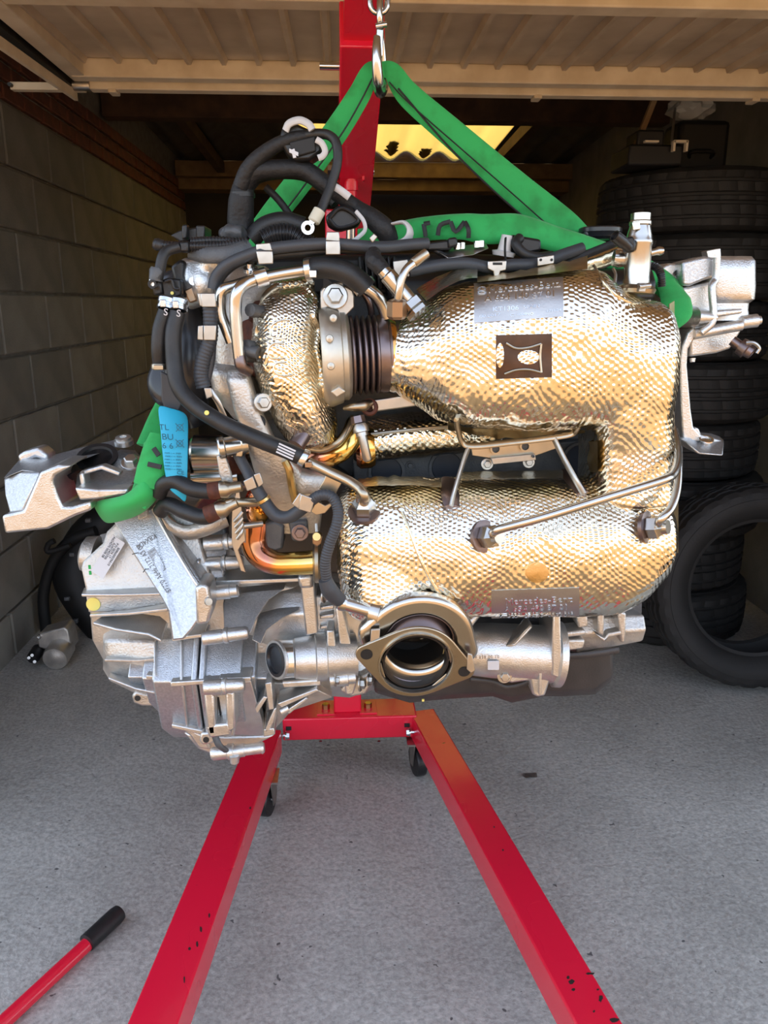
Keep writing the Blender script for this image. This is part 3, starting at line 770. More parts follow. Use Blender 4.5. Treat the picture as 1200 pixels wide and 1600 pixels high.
# chain and hook hung from the boom tip
hk = P(594, 100, 1.36)
CH = empty('chain_hook', hk, 'zinc chain links with a safety hook hanging from the boom tip', 'hook')
def link(c, ax_long, ax_wide, L, W, r):
    pts = []
    for i in range(25):
        t = 2 * PI * i / 24; x = math.cos(t) * W; z = math.sin(t)
        zz = (L - W) * (1 if z > 0 else -1) + z * W if abs(z) > .05 else z
        pts.append(c + ax_wide * x + ax_long * ((L - W) * math.tanh(z * 3) + z * W))
    return tube(pts, r, 10, 2)
Zv = Vector((0, 0, 1)); Xv = Vector((1, 0, 0)); Yv = Vector((0, 1, 0))
u_ = U(594, 20, 1.36)
mk('chain_link', link(P(592, -4, 1.36), Zv, Xv, 22 * u_, 14 * u_, 4.2 * u_), M['chrome'], CH, smooth=True)
mk('chain_link', link(P(593, -40, 1.36), Zv, Yv, 24 * u_, 14 * u_, 4.2 * u_), M['chrome'], CH, smooth=True)
mk('chain_link', link(P(592, -72, 1.36), Zv, Xv, 22 * u_, 14 * u_, 4.2 * u_), M['chrome'], CH, smooth=True)
mk('hook_eye', link(P(594, 22, 1.36), Zv, (Yv + Xv * .12).normalized(), 20 * u_, 14 * u_, 4.6 * u_), M['chrome'], CH, smooth=True)
# hook seen nearly edge-on: opening points at the viewer
hu = (Yv * .97 + Xv * .22).normalized()
def hp(a, z): return P(594, 100, 1.36) + hu * (a * u_) + Zv * (z * u_)
pts = [hp(4, 62), hp(10, 40), hp(20, 18), hp(26, -5), hp(20, -26), hp(4, -37), hp(-16, -30), hp(-28, -10), hp(-30, 12), hp(-27, 30)]
mk('hook', tube(pts, [5.5 * u_, 6 * u_, 8 * u_, 10 * u_, 12 * u_, 12 * u_, 11.5 * u_, 9.5 * u_, 8.5 * u_, 6.5 * u_], 16, 6, flat=.82, up=Xv), M['chrome'], CH, smooth=True)
lt = mk('safety_latch', ppx([(588, 44), (600, 46), (598, 88), (585, 94)], 1.335, .008), M['chrome'], CH, bevel=.0015)
mk('latch_rivet', cyl(P(587, 41, 1.34), P(604, 38, 1.34), .004, 10), M['chrome'], lt, smooth=True)
# ================================================================ the engine with its gearbox
E = empty('diesel_engine', Vector((P(640, 1090, 1.3).x, 1.30, P(700, 1100, 1.25).z)), 'diesel car engine with gearbox and golden foil exhaust shields hanging in a green sling', 'engine')
from mathutils.bvhtree import BVHTree
def remesh(geo, vox, smooth=6, namp=0.0, nscale=20.0):
    g = geo if isinstance(geo, MB) else MB().add(geo)
    me = bpy.data.meshes.new('tmp'); me.from_pydata(g.v, [], g.f)
    bm = bmesh.new(); bm.from_mesh(me); bmesh.ops.recalc_face_normals(bm, faces=bm.faces); bm.to_mesh(me); bm.free()
    o = bpy.data.objects.new('tmp', me); COL.objects.link(o)
    r = o.modifiers.new('r', 'REMESH'); r.mode = 'VOXEL'; r.voxel_size = vox
    if smooth:
        s = o.modifiers.new('s', 'SMOOTH'); s.factor = .5; s.iterations = smooth
    dg = bpy.context.evaluated_depsgraph_get(); m2 = bpy.data.meshes.new_from_object(o.evaluated_get(dg))
    v = [a.co.copy() for a in m2.vertices]
    if namp:
        nn = [a.normal.copy() for a in m2.vertices]
        v = [p + q * (namp * (noise.noise(p * nscale) + .5 * noise.noise(p * nscale * 2.7))) for p, q in zip(v, nn)]
    f = [tuple(q.vertices) for q in m2.polygons]
    bpy.data.objects.remove(o, do_unlink=True); bpy.data.meshes.remove(m2); bpy.data.meshes.remove(me)
    return v, f
def hit(bvh, px, py, lift=0.0):
    """point and normal of a surface where the photo shows that pixel"""
    d = ray(px, py).normalized(); loc, nor, i, dist = bvh.ray_cast(CAM, d)
    if loc is None: return P(px, py, 1.15), Vector((0, -1, 0))
    if nor.dot(d) > 0: nor = -nor
    return loc + nor * lift, nor
def bvh_of(geo): return BVHTree.FromPolygons([tuple(a) for a in geo[0]], geo[1])
def patch(bvh, x0, y0, x1, y1, nx, ny, lift, th, warp=None):
    """a plate that follows the surface below it: photo rectangle, raised by lift, th thick"""
    v = []; f = []
    for s in (0, 1):
        for j in range(ny + 1):
            for i in range(nx + 1):
                px = x0 + (x1 - x0) * i / nx; py = y0 + (y1 - y0) * j / ny
                if warp: px, py = warp(px, py)
                p, n = hit(bvh, px, py); v.append(p + n * lift - Vector((0, -1, 0)) * (th * s))
    k = (nx + 1) * (ny + 1)
    def id(s, j, i): return s * k + j * (nx + 1) + i
    for s in (0, 1):
        for j in range(ny):
            for i in range(nx): f.append((id(s, j, i), id(s, j, i + 1), id(s, j + 1, i + 1), id(s, j + 1, i)))
    for i in range(nx): f += [(id(0, 0, i), id(0, 0, i + 1), id(1, 0, i + 1), id(1, 0, i)), (id(0, ny, i), id(0, ny, i + 1), id(1, ny, i + 1), id(1, ny, i))]
    for j in range(ny): f += [(id(0, j, 0), id(0, j + 1, 0), id(1, j + 1, 0), id(1, j, 0)), (id(0, j, nx), id(0, j + 1, nx), id(1, j + 1, nx), id(1, j, nx))]
    return v, f
def surf_tube(bvh, pts, r, lift=0.0, n=8, k=4):
    return tube([hit(bvh, x, y, lift)[0] for x, y in pts], r, n, k)
def text_on(bvh, name, s, px, py, wpx, size_px, ext, m, parent, spacing=1.0, bold=0, tilt=0, rot=None, lift=.0014):
    """raised letters laid on the curved plate, wpx wide and size_px high in photo pixels"""
    o = text(name, s, (0, 0, 0), (1, 0, 0), (0, 1, 0), 1.0, 1.0, m, parent, spacing, bold)
    w0 = WL[o]; vs = [w0 + q.co for q in o.data.vertices]; f = [tuple(q.vertices) for q in o.data.polygons]
    bpy.data.objects.remove(o, do_unlink=True)
    x0 = min(q.x for q in vs); x1 = max(q.x for q in vs); out = []
    for q in vs:
        a = (q.x - x0) / (x1 - x0) - .5
        ox, oy = a * wpx, -q.y * size_px - a * 2 * tilt
        if rot is not None: ox, oy = ox * math.cos(rot) - oy * math.sin(rot), ox * math.sin(rot) + oy * math.cos(rot)
        p, n = hit(bvh, px + ox, py + oy); out.append(p + n * (lift + q.z * ext))
    return mk(name, (out, f), m, parent)

# ---------------------------------------------------------------- catalyst shield with the elbow
g = MB()
g.add(loftx([(592, 510, 610, 1.15, .048, .048, 2), (618, 504, 614, 1.15, .052, .05, 2), (648, 482, 632, 1.15, .073, .07, 2), (684, 452, 655, 1.15, .098, .08, 2.2), (722, 441, 664, 1.15, .106, .085, 2.9),
             (800, 432, 669, 1.15, .108, .085, 3.1), (880, 422, 670, 1.15, .108, .085, 3.1), (920, 422, 668, 1.15, .107, .085, 2.8), (952, 448, 676, 1.15, .104, .085, 2.4), (985, 464, 690, 1.15, .102, .085, 2.5),
             (1010, 470, 690, 1.15, .095, .085, 2.6), (1027, 480, 685, 1.15, .080, .08, 2.5), (1035, 512, 665, 1.15, .045, .05, 2.2)], 48, 5))
g.add(loftz([(560, 895, 1034, 1.15, .095, .08, 2.6), (640, 900, 1036, 1.15, .095, .08, 2.6), (690, 912, 1037, 1.15, .088, .08, 2.8), (740, 912, 1037, 1.15, .086, .08, 2.8), (775, 908, 1038, 1.15, .09, .08, 2.6)], 44, 5))
cat = remesh(g, .0042, 8, .0027, 19)
CS = mk('catalyst_shield', cat, M['foil'], E, smooth=True, sharp=0); BC = bvh_of(cat)
# ---------------------------------------------------------------- particulate filter shield
g = MB()
g.add(loftx([(526, 805, 880, 1.15, .045, .05, 2.2), (532, 775, 925, 1.15, .070, .07, 2.4), (546, 758, 952, 1.15, .086, .08, 2.5), (575, 750, 964, 1.15, .100, .085, 2.5), (640, 748, 952, 1.15, .106, .085, 2.3), (720, 747, 953, 1.15, .110, .085, 2.2),
             (900, 744, 954, 1.15, .110, .085, 2.2), (955, 746, 950, 1.15, .110, .085, 2.3), (990, 752, 930, 1.15, .106, .085, 2.3), (1018, 764, 900, 1.15, .092, .08, 2.3), (1033, 786, 868, 1.15, .064, .06, 2.2), (1039, 812, 842, 1.15, .03, .03, 2)], 48, 5))
g.add(loftz([(860, 528, 672, 1.14, .095, .08, 2.3), (910, 536, 680, 1.13, .098, .08, 2.3), (945, 556, 688, 1.14, .088, .08, 2.2), (972, 580, 702, 1.155, .075, .08, 2.1), (985, 595, 705, 1.17, .05, .07, 2)], 40, 5))
dpf = remesh(g, .0042, 6, .0027, 18)
DS = mk('filter_shield', dpf, M['foil'], E, smooth=True, sharp=0); BD = bvh_of(dpf)
# crease running down to the outlet
mk('shield_seam', surf_tube(BD, [(628, 800), (640, 830), (655, 870), (672, 905), (688, 935), (690, 962)], .0028, -.0006), M['foil_plain'], DS, smooth=True)
mk('shield_seam', surf_tube(BC, [(928, 415), (938, 432), (952, 450), (966, 463), (990, 474), (1015, 470)], .0022, 0), M['foil_plain'], CS, smooth=True)
# rolled foil edges
def strip(pts_a, pts_b, th, m, par, name='foil_lip'):
    v = []; f = []; n = len(pts_a)
    for s in (0, 1):
        for a, b in zip(pts_a, pts_b):
            o_ = Vector((0, th * s, 0)); v += [P(*a) + o_, P(*b) + o_]
    k = 2 * n
    for i in range(n - 1):
        a = 2 * i
        f += [(a, a + 1, a + 3, a + 2), (k + a, k + a + 1, k + a + 3, k + a + 2), (a, a + 2, k + a + 2, k + a), (a + 1, a + 3, k + a + 3, k + a + 1)]
    f += [(0, 1, k + 1, k), (k - 2, k - 1, 2 * k - 1, 2 * k - 2)]
    return mk(name, (v, f), m, par, smooth=True, sharp=60)
def zig(x0, x1, yf, amp, n=16, Y=1.12):
    return [(x0 + (x1 - x0) * i / n, yf(i / n) + amp * noise.noise(Vector((i * .9, yf(0) * .1, 3))), Y) for i in range(n + 1)]
strip(zig(650, 746, lambda t: 452 - 34 * math.sin(t * 1.75), 3, 12, 1.17), zig(666, 746, lambda t: 470 - 36 * math.sin(t * 1.6), 1, 12, 1.10), .002, M['foil_plain'], CS)
strip(zig(746, 918, lambda t: 432 - 32 * t ** 1.3, 4, 18, 1.16), zig(746, 918, lambda t: 441 - 21 * t, 1, 18, 1.085), .002, M['foil_tan'], CS)
strip(zig(700, 930, lambda t: 655 + 6 * t, 2, 20, 1.10), zig(700, 925, lambda t: 672 + 14 * math.sin(t * 3.0), 4, 20, 1.13), .002, M['foil_tan'], CS)
strip(zig(720, 880, lambda t: 738 - 4 * t, 2.5, 18, 1.15), zig(720, 880, lambda t: 750 - 3 * t, 2, 18, 1.09), .002, M['foil_plain'], DS)
strip(zig(560, 690, lambda t: 748 - 4 * math.sin(t * 3), 4, 14, 1.16), zig(556, 690, lambda t: 762 - 4 * math.sin(t * 3), 3, 14, 1.08), .002, M['foil_plain'], DS)
strip([(920 + 2 * math.sin(i), 690 + i * 6, 1.12) for i in range(9)], [(934, 690 + i * 6, 1.085) for i in range(9)], .002, M['foil_tan'], CS)
strip([(1060 - (2 if i < 2 else 0), 760 + i * 13, 1.15) for i in range(9)], [(1050, 760 + i * 13, 1.12) for i in range(9)], .0025, M['foil_tan'], DS)
strip([(1054, 470 + i * 28, 1.14) for i in range(10)], [(1046, 475 + i * 28, 1.10) for i in range(10)], .002, M['foil_tan'], CS)

# stamped plate with lettering on the catalyst shield
pl = mk('stamped_plate', patch(BC, 741, 444, 880, 505, 12, 6, .0012, .004, lambda x, y: (x, y - (x - 741) * .075)), M['plate'], CS, smooth=True, sharp=40)
text_on(BC, 'lettering', 'Mercedes-Benz', 820, 449, 112, 15, .0009, M['chrome'], pl, 1.0, 0, 5)
text_on(BC, 'lettering', 'A 654 140 87 01', 811, 464, 108, 14, .0009, M['chrome'], pl, 1.0, 0, 4)
text_on(BC, 'lettering', 'KT1306', 790, 483, 40, 10, .0008, M['chrome'], pl, 1.0, 0, 1.5)
text_on(BC, 'lettering', 'SPAIN', 830, 480, 24, 7, .0008, M['chrome'], pl, 1.0, 0, 1)
text_on(BC, 'lettering', 'CT 0000NO', 815, 492, 36, 6, .0007, M['chrome'], pl, 1.0, 0, 1.5)
text_on(BC, 'lettering', '00.0017', 765, 494, 32, 6, .0007, M['chrome'], pl, 1.0, 0, 1.5)
text_on(BC, 'lettering', '1711.04', 865, 486, 22, 6, .0007, M['chrome'], pl, 1.0, 0, 1)
p0, n0 = hit(BC, 753, 455, .002)
emb = MB().add(ring(p0, n0, .0072, .0062, .0016, 24))
for k in range(3):
    t = PI / 2 + k * 2 * PI / 3; xx = Vector((1, 0, 0)); yy = n0.cross(xx)
    if yy.z < 0: yy = -yy
    emb.add(bar(p0, p0 + xx * (math.cos(t) * .0065) + yy * (math.sin(t) * .0065), .001, .0014, n0))
mk('star_emblem', emb, M['chrome'], pl)
# brown window in the foil with its curled opening
lb = mk('label_window', patch(BC, 775, 524, 862, 592, 10, 8, .0014, .003, lambda x, y: (x, y - (x - 775) * .03)), mat('burnt_brown_print', (.065, .035, .022), .4, .6, var=(.10, .05, .028), vscale=40), CS, smooth=True, sharp=40)
fr = MB()
fr.add(surf_tube(BC, [(790, 536), (805, 544), (825, 543), (845, 537)], .0018, .0026)); fr.add(surf_tube(BC, [(845, 537), (843, 558), (845, 582)], .0018, .0026)); fr.add(surf_tube(BC, [(845, 582), (825, 577), (805, 578), (788, 584)], .0018, .0026))
mk('curled_edge', fr, M['steel_warm'], lb, smooth=True)
def disc_on(bvh, px, py, rx, ry, lift, m, par, name, th=.002, n=24):
    v = []; f = []
    c, nn = hit(bvh, px, py, lift)
    for s in (0, 1):
        v.append(c - nn * (th * s) + nn * (.001 * (1 - s)))
        for j in range(n):
            t = 2 * PI * j / n; p, q = hit(bvh, px + math.cos(t) * rx, py + math.sin(t) * ry, lift); v.append(p - q * (th * s))
    for s in (0, 1):
        b = s * (n + 1)
        for j in range(n): f.append((b, b + 1 + j, b + 1 + (j + 1) % n))
    for j in range(n): f.append((1 + j, 1 + (j + 1) % n, n + 2 + (j + 1) % n, n + 2 + j))
    return mk(name, (v, f), m, par, smooth=True, sharp=50)
disc_on(BC, 825, 558, 17, 11, .0022, M['foil_fine'], lb, 'foil_opening')
disc_on(BC, 781, 555, 6, 19, .0022, M['foil_fine'], lb, 'foil_opening')
# plate and round pad on the filter shield
pl2 = mk('stamped_plate', patch(BD, 768, 922, 905, 966, 12, 5, .0012, .004, lambda x, y: (x, y - (x - 768) * .03)), M['plate'], DS, smooth=True, sharp=40)
text_on(BD, 'lettering', 'Mercedes-Benz', 842, 938, 104, 13, .0008, M['chrome'], pl2, 1.0, 0, 2)
text_on(BD, 'lettering', 'A 654 490 87 01', 836, 950, 98, 11, .0008, M['chrome'], pl2, 1.0, 0, 2)
text_on(BD, 'lettering', 'KT6201  SPAIN   0042 019', 838, 961, 116, 6.5, .0007, M['chrome'], pl2, 1.0, 0, 2)
pd = disc_on(BD, 839, 894, 18, 16, .002, M['foil_tan'], DS, 'round_pad', .004)
# hex nuts with pressure pipes
def gland(px, py, d, r, bvh, par, dark=True):
    p, n = hit(bvh, px, py); d = Vector(d).normalized()
    if dark: mk('grommet', lathe(p - d * .004, d, [(0, r * 1.4), (.006, r * 1.45), (.007, r * 1.15), (.007, .001)], 24), M['bellow'], par, smooth=True)
    b = MB().add(lathe(p + d * .002, d, [(0, r * .92), (.003, r * 1.06), (.016, r * 1.06), (.019, r * .85), (.026, r * .6), (.026, 0)], 6)).add(lathe(p + d * .018, d, [(0, r * .7), (.014, r * .62), (.014, 0)], 18))
    mk('union_nut', b, M['stain'], par, smooth=True, sharp=25); return p + d * .026
u1 = .00088
d0 = Vector((.55, -.8, .22)); e1 = gland(756, 838, d0, .0165, BD, DS)
pp = [e1 - d0.normalized() * .01, P(778, 828, 1.005), P(850, 808, .99), P(950, 777, .985), P(1030, 752, 1.0), P(1050, 743, 1.02), P(1058, 725, 1.05), P(1058, 700, 1.09), P(1052, 670, 1.13)]
mk('pressure_pipe', tube(pp, .0062, 14, 6), M['stain'], E, smooth=True)
d3 = Vector((.72, -.66, .2)); e2 = gland(1010, 824, d3, .0165, BD, DS)
mk('pressure_pipe', tube([e2 - d3.normalized() * .01, P(1032, 812, 1.02), P(1048, 795, 1.03), P(1057, 768, 1.05), P(1060, 735, 1.08), P(1060, 700, 1.12)], .0060, 14, 6), M['stain'], E, smooth=True)
d4 = Vector((-.05, -.45, .9)); e3 = gland(569, 800, d4, .0165, BD, DS)
mk('sensor_pipe', tube([e3 - d4.normalized() * .01, P(570, 776, 1.035), P(562, 764, 1.04), P(545, 752, 1.05), P(515, 738, 1.06), P(482, 722, 1.065)], .0072, 14, 6), M['steel_warm'], E, smooth=True)
# dark rests in the shield that take the bracket feet
for (pts, rr) in (([(704, 752), (703, 775), (706, 793)], 16), ([(884, 735), (896, 755), (910, 772)], 12)):
    q = [hit(BD, x, y, .002)[0] for x, y in pts]
    mk('bracket_pocket', tube(q, [rr * u1, rr * u1 * 1.05, rr * u1 * .85], 14, 5, flat=.35, up=(0, -1, .3)), M['bellow'], DS, smooth=True)
# ---------------------------------------------------------------- bracket between the two cans
BK = mk('mounting_bracket', ppx([(735, 694), (868, 678), (872, 700), (838, 712), (765, 716), (738, 712)], 1.14, .004), M['steel_warm'], E, bevel=.001)
mk('strap_loop', tube([P(713, 655, 1.08), P(716, 672, 1.09), P(722, 690, 1.10), P(738, 697, 1.10), P(800, 691, 1.10), P(885, 680, 1.10), P(902, 670, 1.09), P(907, 655, 1.08), P(918, 640, 1.065)], .0058, 12, 6, flat=.6), M['steel_warm'], BK, smooth=True)
mk('bracket_arm', tube([P(732, 700, 1.10), P(722, 728, 1.08), P(710, 768, 1.055), P(705, 790, 1.045)], .0055, 10, 5, flat=.5), M['steel'], BK, smooth=True)
mk('bracket_arm', tube([P(866, 686, 1.10), P(880, 715, 1.08), P(898, 748, 1.055), P(912, 772, 1.045)], .0055, 10, 5, flat=.5), M['steel'], BK, smooth=True)
for px, py in ((774, 701), (820, 697)):
    mk('bush', ring(P(px, py, 1.137), (0, 1, 0), 9.5 * u1, 6.5 * u1, .008, 24), M['steel_warm'], BK, smooth=True, sharp=40)
    mk('bush_core', lathe(P(px, py, 1.139), (0, -1, 0), [(0, 6.5 * u1), (.001, 6.5 * u1), (.001, 0)], 20), M['darkgrey'], BK)
mk('spacer_bar', ppx([(768, 716), (836, 709), (838, 719), (770, 726)], 1.13, .012), M['steel'], BK, bevel=.001)
mk('spacer_screw', ring(P(833, 713, 1.128), (0, 1, 0), 2.6 * u1, 1.2 * u1, .003, 12), M['darkgrey'], BK)
hexbolt(BK, P(761, 725, 1.16), (0, -1, .1), .006, M['steel'])
hexbolt(BK, P(826, 722, 1.16), (0, -1, .1), .006, M['steel'])
# silver gasket sheet above the bracket
mk('gasket_sheet', ppx([(748, 682), (755, 672), (790, 669), (832, 665), (838, 673), (800, 678)], 1.19, .004), M['steel'], E)

# ---------------------------------------------------------------- bellows between turbo and catalyst
bc = P(568, 555, 1.15); bdv = Vector((1, .05, .045)).normalized(); uu = U(568, 555, 1.15)
def at(t): return bc + bdv * (t * uu)
prof = []
for i in range(5):
    x0 = -22 + i * 9.2
    for j in range(7):
        t = j / 6; prof.append(((x0 + 9.2 * t) * uu, (50 + 11 * math.sin(PI * t) ** .7) * uu))
BL_ = mk('bellows', lathe(bc, bdv, prof, 48), M['bellow'], E, smooth=True, sharp=0)
mk('bellows_collar', lathe(bc, bdv, [(22 * uu, 50 * uu), (22 * uu, 59 * uu), (28 * uu, 60.5 * uu), (36 * uu, 60 * uu), (38 * uu, 57 * uu), (60 * uu, 51 * uu)], 48), M['bellow'], BL_, smooth=True)
mk('heat_tint_band', lathe(bc, bdv, [(38 * uu, 55 * uu), (39 * uu, 56.5 * uu), (48 * uu, 55 * uu), (52 * uu, 52 * uu)], 48), M['tint'], BL_, smooth=True)
VB = mk('outlet_flange', lathe(bc, bdv, [(-20 * uu, 50 * uu), (-22 * uu, 63 * uu), (-27 * uu, 68 * uu), (-34 * uu, 68 * uu), (-36 * uu, 72 * uu), (-52 * uu, 77 * uu), (-60 * uu, 76 * uu), (-66 * uu, 70 * uu), (-66 * uu, 40 * uu)], 56), M['beige'], E, smooth=True, sharp=40)
for (px, py) in ((521, 497), (515, 529), (517, 572)): mk('rivet', lathe(P(px, py, 1.068 + .0004 * abs(py - 550)), (0, -1, .1), [(0, 6 * uu), (.003, 5 * uu), (.004, 0)], 16), M['beige'], VB, smooth=True)
mk('lug', MB().add(ppx([(516, 612), (530, 603), (541, 612), (526, 622)], 1.085, .02)), M['beige'], VB, bevel=.002)
# lifting eye plate with bolt above the flange
TP = mk('support_plate', prism([P(x, y, 1.135) for x, y in ((500, 455), (505, 448), (540, 447), (551, 453), (554, 462), (554, 480), (540, 495), (520, 500), (501, 498))], .008), M['steel'], E, bevel=.002)
hexbolt(TP, P(524, 463, 1.133), (0, -1, .12), .0115, M['steel'])
mk('plate_tab', ppx([(520, 442), (535, 441), (537, 449), (519, 449)], 1.14, .01), M['steel'], TP, bevel=.001)
mk('blue_spacer', ppx([(505, 435), (512, 436), (518, 441), (518, 449), (505, 449)], 1.18, .03), M['darkgrey'], TP)

# ---------------------------------------------------------------- turbine shield
g = MB()
g.add(loftz([(449, 440, 486, 1.17, .02, .03, 2), (462, 412, 498, 1.17, .045, .05, 2), (490, 397, 503, 1.17, .068, .06, 2.1), (540, 393, 505, 1.17, .080, .07, 2.2), (590, 400, 512, 1.17, .082, .07, 2.2), (630, 418, 522, 1.17, .078, .07, 2.2),
             (660, 430, 528, 1.17, .068, .06, 2.2), (685, 445, 527, 1.17, .052, .05, 2.1), (700, 470, 515, 1.17, .02, .03, 2)], 44, 5))
tsg = remesh(g, .0040, 5, .0022, 42); TS = mk('turbine_shield', tsg, M['foil_fine'], E, smooth=True, sharp=0); BT = bvh_of(tsg)
for pts in ([(452, 500), (436, 502), (424, 510), (423, 524), (432, 529), (446, 528)], [(444, 537), (428, 537), (420, 545), (420, 556), (428, 561), (446, 560)], [(446, 566), (432, 568), (428, 576), (432, 584), (444, 588), (458, 586)],
            [(410, 503), (402, 510), (400, 526), (407, 530)], [(408, 540), (400, 538), (398, 552), (406, 558)], [(400, 566), (410, 568), (416, 578), (414, 586)]):
    mk('embossed_mark', surf_tube(BT, pts, .0016, .0002), M['foil_plain'], TS, smooth=True)
# ridge of crumpled foil at the shield's right edge and a flap at its top
mk('crumpled_edge', surf_tube(BT, [(482, 452), (493, 470), (489, 492), (497, 515), (494, 545), (500, 575), (505, 605), (514, 632)], .0055, -.001), M['foil_fine'], TS, smooth=True)
mk('foil_flap', loftx([(425, 440, 462, 1.20, .02, .02, 2), (445, 436, 460, 1.19, .025, .02, 2), (470, 432, 458, 1.19, .025, .02, 2), (492, 430, 455, 1.20, .02, .02, 2)], 20, 3), M['foil_fine'], E, smooth=True)
mk('oil_drain_stub', cyl(P(476, 676, 1.12), P(462, 697, 1.105), 13 * uu, 24), M['bellow'], E, smooth=True)

# ---------------------------------------------------------------- manifold behind, with its own foil and the heat-tinted elbow
mf = remesh(loftx([(548, 660, 715, 1.27, .03, .03, 2), (560, 650, 722, 1.26, .05, .04, 2.2), (640, 645, 714, 1.26, .055, .05, 2.3), (740, 640, 704, 1.26, .055, .05, 2.3), (780, 650, 700, 1.26, .04, .04, 2)], 32, 4), .005, 4, .0015, 40)
mk('manifold_shield', mf, M['foil'], E, smooth=True, sharp=0)
mk('shield_seam', tube([P(560, 681, 1.202), P(640, 672, 1.200), P(735, 664, 1.200)], .003, 8), M['steel_warm'], E, smooth=True)
mk('exhaust_elbow', tube([P(470, 712, 1.20), P(500, 716, 1.17), P(530, 705, 1.16), P(548, 685, 1.17), P(556, 662, 1.19)], [.014, .017, .018, .018, .016], 18, 6), M['tint'], E, smooth=True)
mk('elbow_rim', tube([P(478, 700, 1.15), P(505, 703, 1.14), P(528, 692, 1.13), P(543, 672, 1.14), P(552, 652, 1.16)], .005, 10, 6), M['steel_warm'], E, smooth=True)
mk('hot_collar', lathe(P(556, 700, 1.22), (1, 0, .05), [(0, .028), (.006, .034), (.022, .034), (.03, .03)], 28), M['tint'], E, smooth=True)
sb = mk('support_bar', bar(P(580, 634, 1.15), P(668, 622, 1.15), .012, .018), M['steel'], E, bevel=.002)
mk('bar_eye', lathe(P(577, 636, 1.155), (0, -1, .1), [(0, .013), (.014, .013), (.016, .011), (.016, .007), (.006, .006), (.006, 0)], 20), M['rust'], sb, smooth=True, sharp=40)
mk('clamp_lever', tube([P(538, 638, 1.13), P(552, 636, 1.12), P(568, 634, 1.125), P(578, 630, 1.14)], [.003, .006, .008, .006], 10), M['steel_warm'], E, smooth=True)
st = mk('stud', lathe(P(562, 662, 1.11), P(575, 722, 1.10) - P(562, 662, 1.11), [(0, .008), (.006, .0115), (.012, .0115), (.013, .009), (.018, .009), (.018, .0065), (.053, .0065), (.056, .004), (.056, 0)], 20), M['steel'], E, smooth=True, sharp=40)
mk('stud_nut', lathe(P(558, 650, 1.115), P(575, 722, 1.10) - P(562, 662, 1.11), [(0, .010), (.010, .011), (.012, .008)], 6), M['bellow'], st)

# ---------------------------------------------------------------- outlet flange at the bottom
C0 = P(650, 1036, 1.03); nF = Vector((.02, -.95, -.22)).normalized()
eX = (Vector((1, 0, 0)) - nF * nF.x); eX = (eX.normalized() * math.cos(.26) - nF.cross(eX).normalized() * math.sin(.26) * (1 if nF.cross(eX).z > 0 else -1)).normalized(); eY = nF.cross(eX)
if eY.z < 0: eY = -eY
uf = U(650, 1036, 1.03)
def fl(r, ear, er, n=72):
    """ring outline with two ears: hull of a circle and two end circles"""
    out = []
    for j in range(n):
        t = 2 * PI * j / n; d = (math.cos(t), math.sin(t)); best = r
        # support-function hull
        h = max(r, ear * abs(d[0]) + er); out.append((t, h))
    pts = []
    for j in range(n):
        t, h = out[j]; t1, h1 = out[(j + 1) % n]; den = math.sin(t1 - t)
        x = (h * math.sin(t1) - h1 * math.sin(t)) / den; y = (h1 * math.cos(t) - h * math.cos(t1)) / den; pts.append((x, y))
    return pts
def plate_with_hole(c, r, ear, er, ri, th, n=72, lip=0):
    o_ = fl(r, ear, er, n); v = []; f = []
    for s in (0, 1):
        for x, y in o_: v.append(c + eX * x + eY * y - nF * (th * s))
        for x, y in o_:
            t = math.atan2(y, x); v.append(c + eX * (math.cos(t) * ri) + eY * (math.sin(t) * ri) - nF * (th * s))
    for j in range(n):
        k = (j + 1) % n
        f += [(j, k, n + k, n + j), (2 * n + j, 2 * n + k, 3 * n + k, 3 * n + j), (j, k, 2 * n + k, 2 * n + j), (n + j, n + k, 3 * n + k, 3 * n + j)]
    return v, f
FLG = mk('outlet_plate', plate_with_hole(C0, 68 * uf, 80 * uf, 17 * uf, 56 * uf, .005), M['steel_warm'], E, bevel=.0012)
mk('sealing_ring', lathe(C0 + nF * .001, nF, [(0, 60 * uf), (.003, 59 * uf), (.003, 57 * uf), (-.004, 54 * uf), (-.006, 54 * uf), (-.002, 60 * uf)], 56, closed=True), M['stain'], FLG, smooth=True)
for s in (-1, 1):
    mk('flange_hole', lathe(C0 + eX * (80 * uf * s) + nF * .0006, nF, [(0, 9.5 * uf), (.0004, 9.5 * uf), (.0004, 0)], 20), M['ink'], FLG)
C1 = C0 - nF * .022
pf = plate_with_hole(C1 + nF * .008 + eY * (24 * uf), 88 * uf, 72 * uf, 26 * uf, 53 * uf, .024)
mk('pipe_flange', pf, M['stain'], E, bevel=.008, seg=4)
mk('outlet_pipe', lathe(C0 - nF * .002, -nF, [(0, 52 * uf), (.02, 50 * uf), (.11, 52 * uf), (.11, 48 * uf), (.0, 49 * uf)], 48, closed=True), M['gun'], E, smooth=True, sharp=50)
sk = []
for cc_ in (C0 - nF * .004, C1 - nF * .012 + eY * (24 * uf)):
    sk.append([cc_ + eX * (math.cos(2 * PI * j / 40) * 56 * uf) + eY * (math.sin(2 * PI * j / 40) * 56 * uf) for j in range(40)])
mk('flange_neck', loftpts(sk, cap=False), M['bellow'], E, smooth=True)
mk('pipe_end', lathe(C0 - nF * .09, nF, [(0, 50 * uf), (.001, 50 * uf), (.001, 0)], 40), M['ink'], E)
mk('retaining_wire', tube([C0 - nF * .03 + eX * (math.cos(t) * 49 * uf) + eY * (math.sin(t) * 49 * uf) for t in [-2.0 + 3.0 * i / 14 for i in range(15)]], .0012, 6, 2), M['brass'], E, smooth=True)
mk('locating_tab', ppx([(580, 984), (594, 983), (593, 1008), (587, 1012), (578, 1008)], 1.022, .004), M['steel'], FLG, bevel=.001)
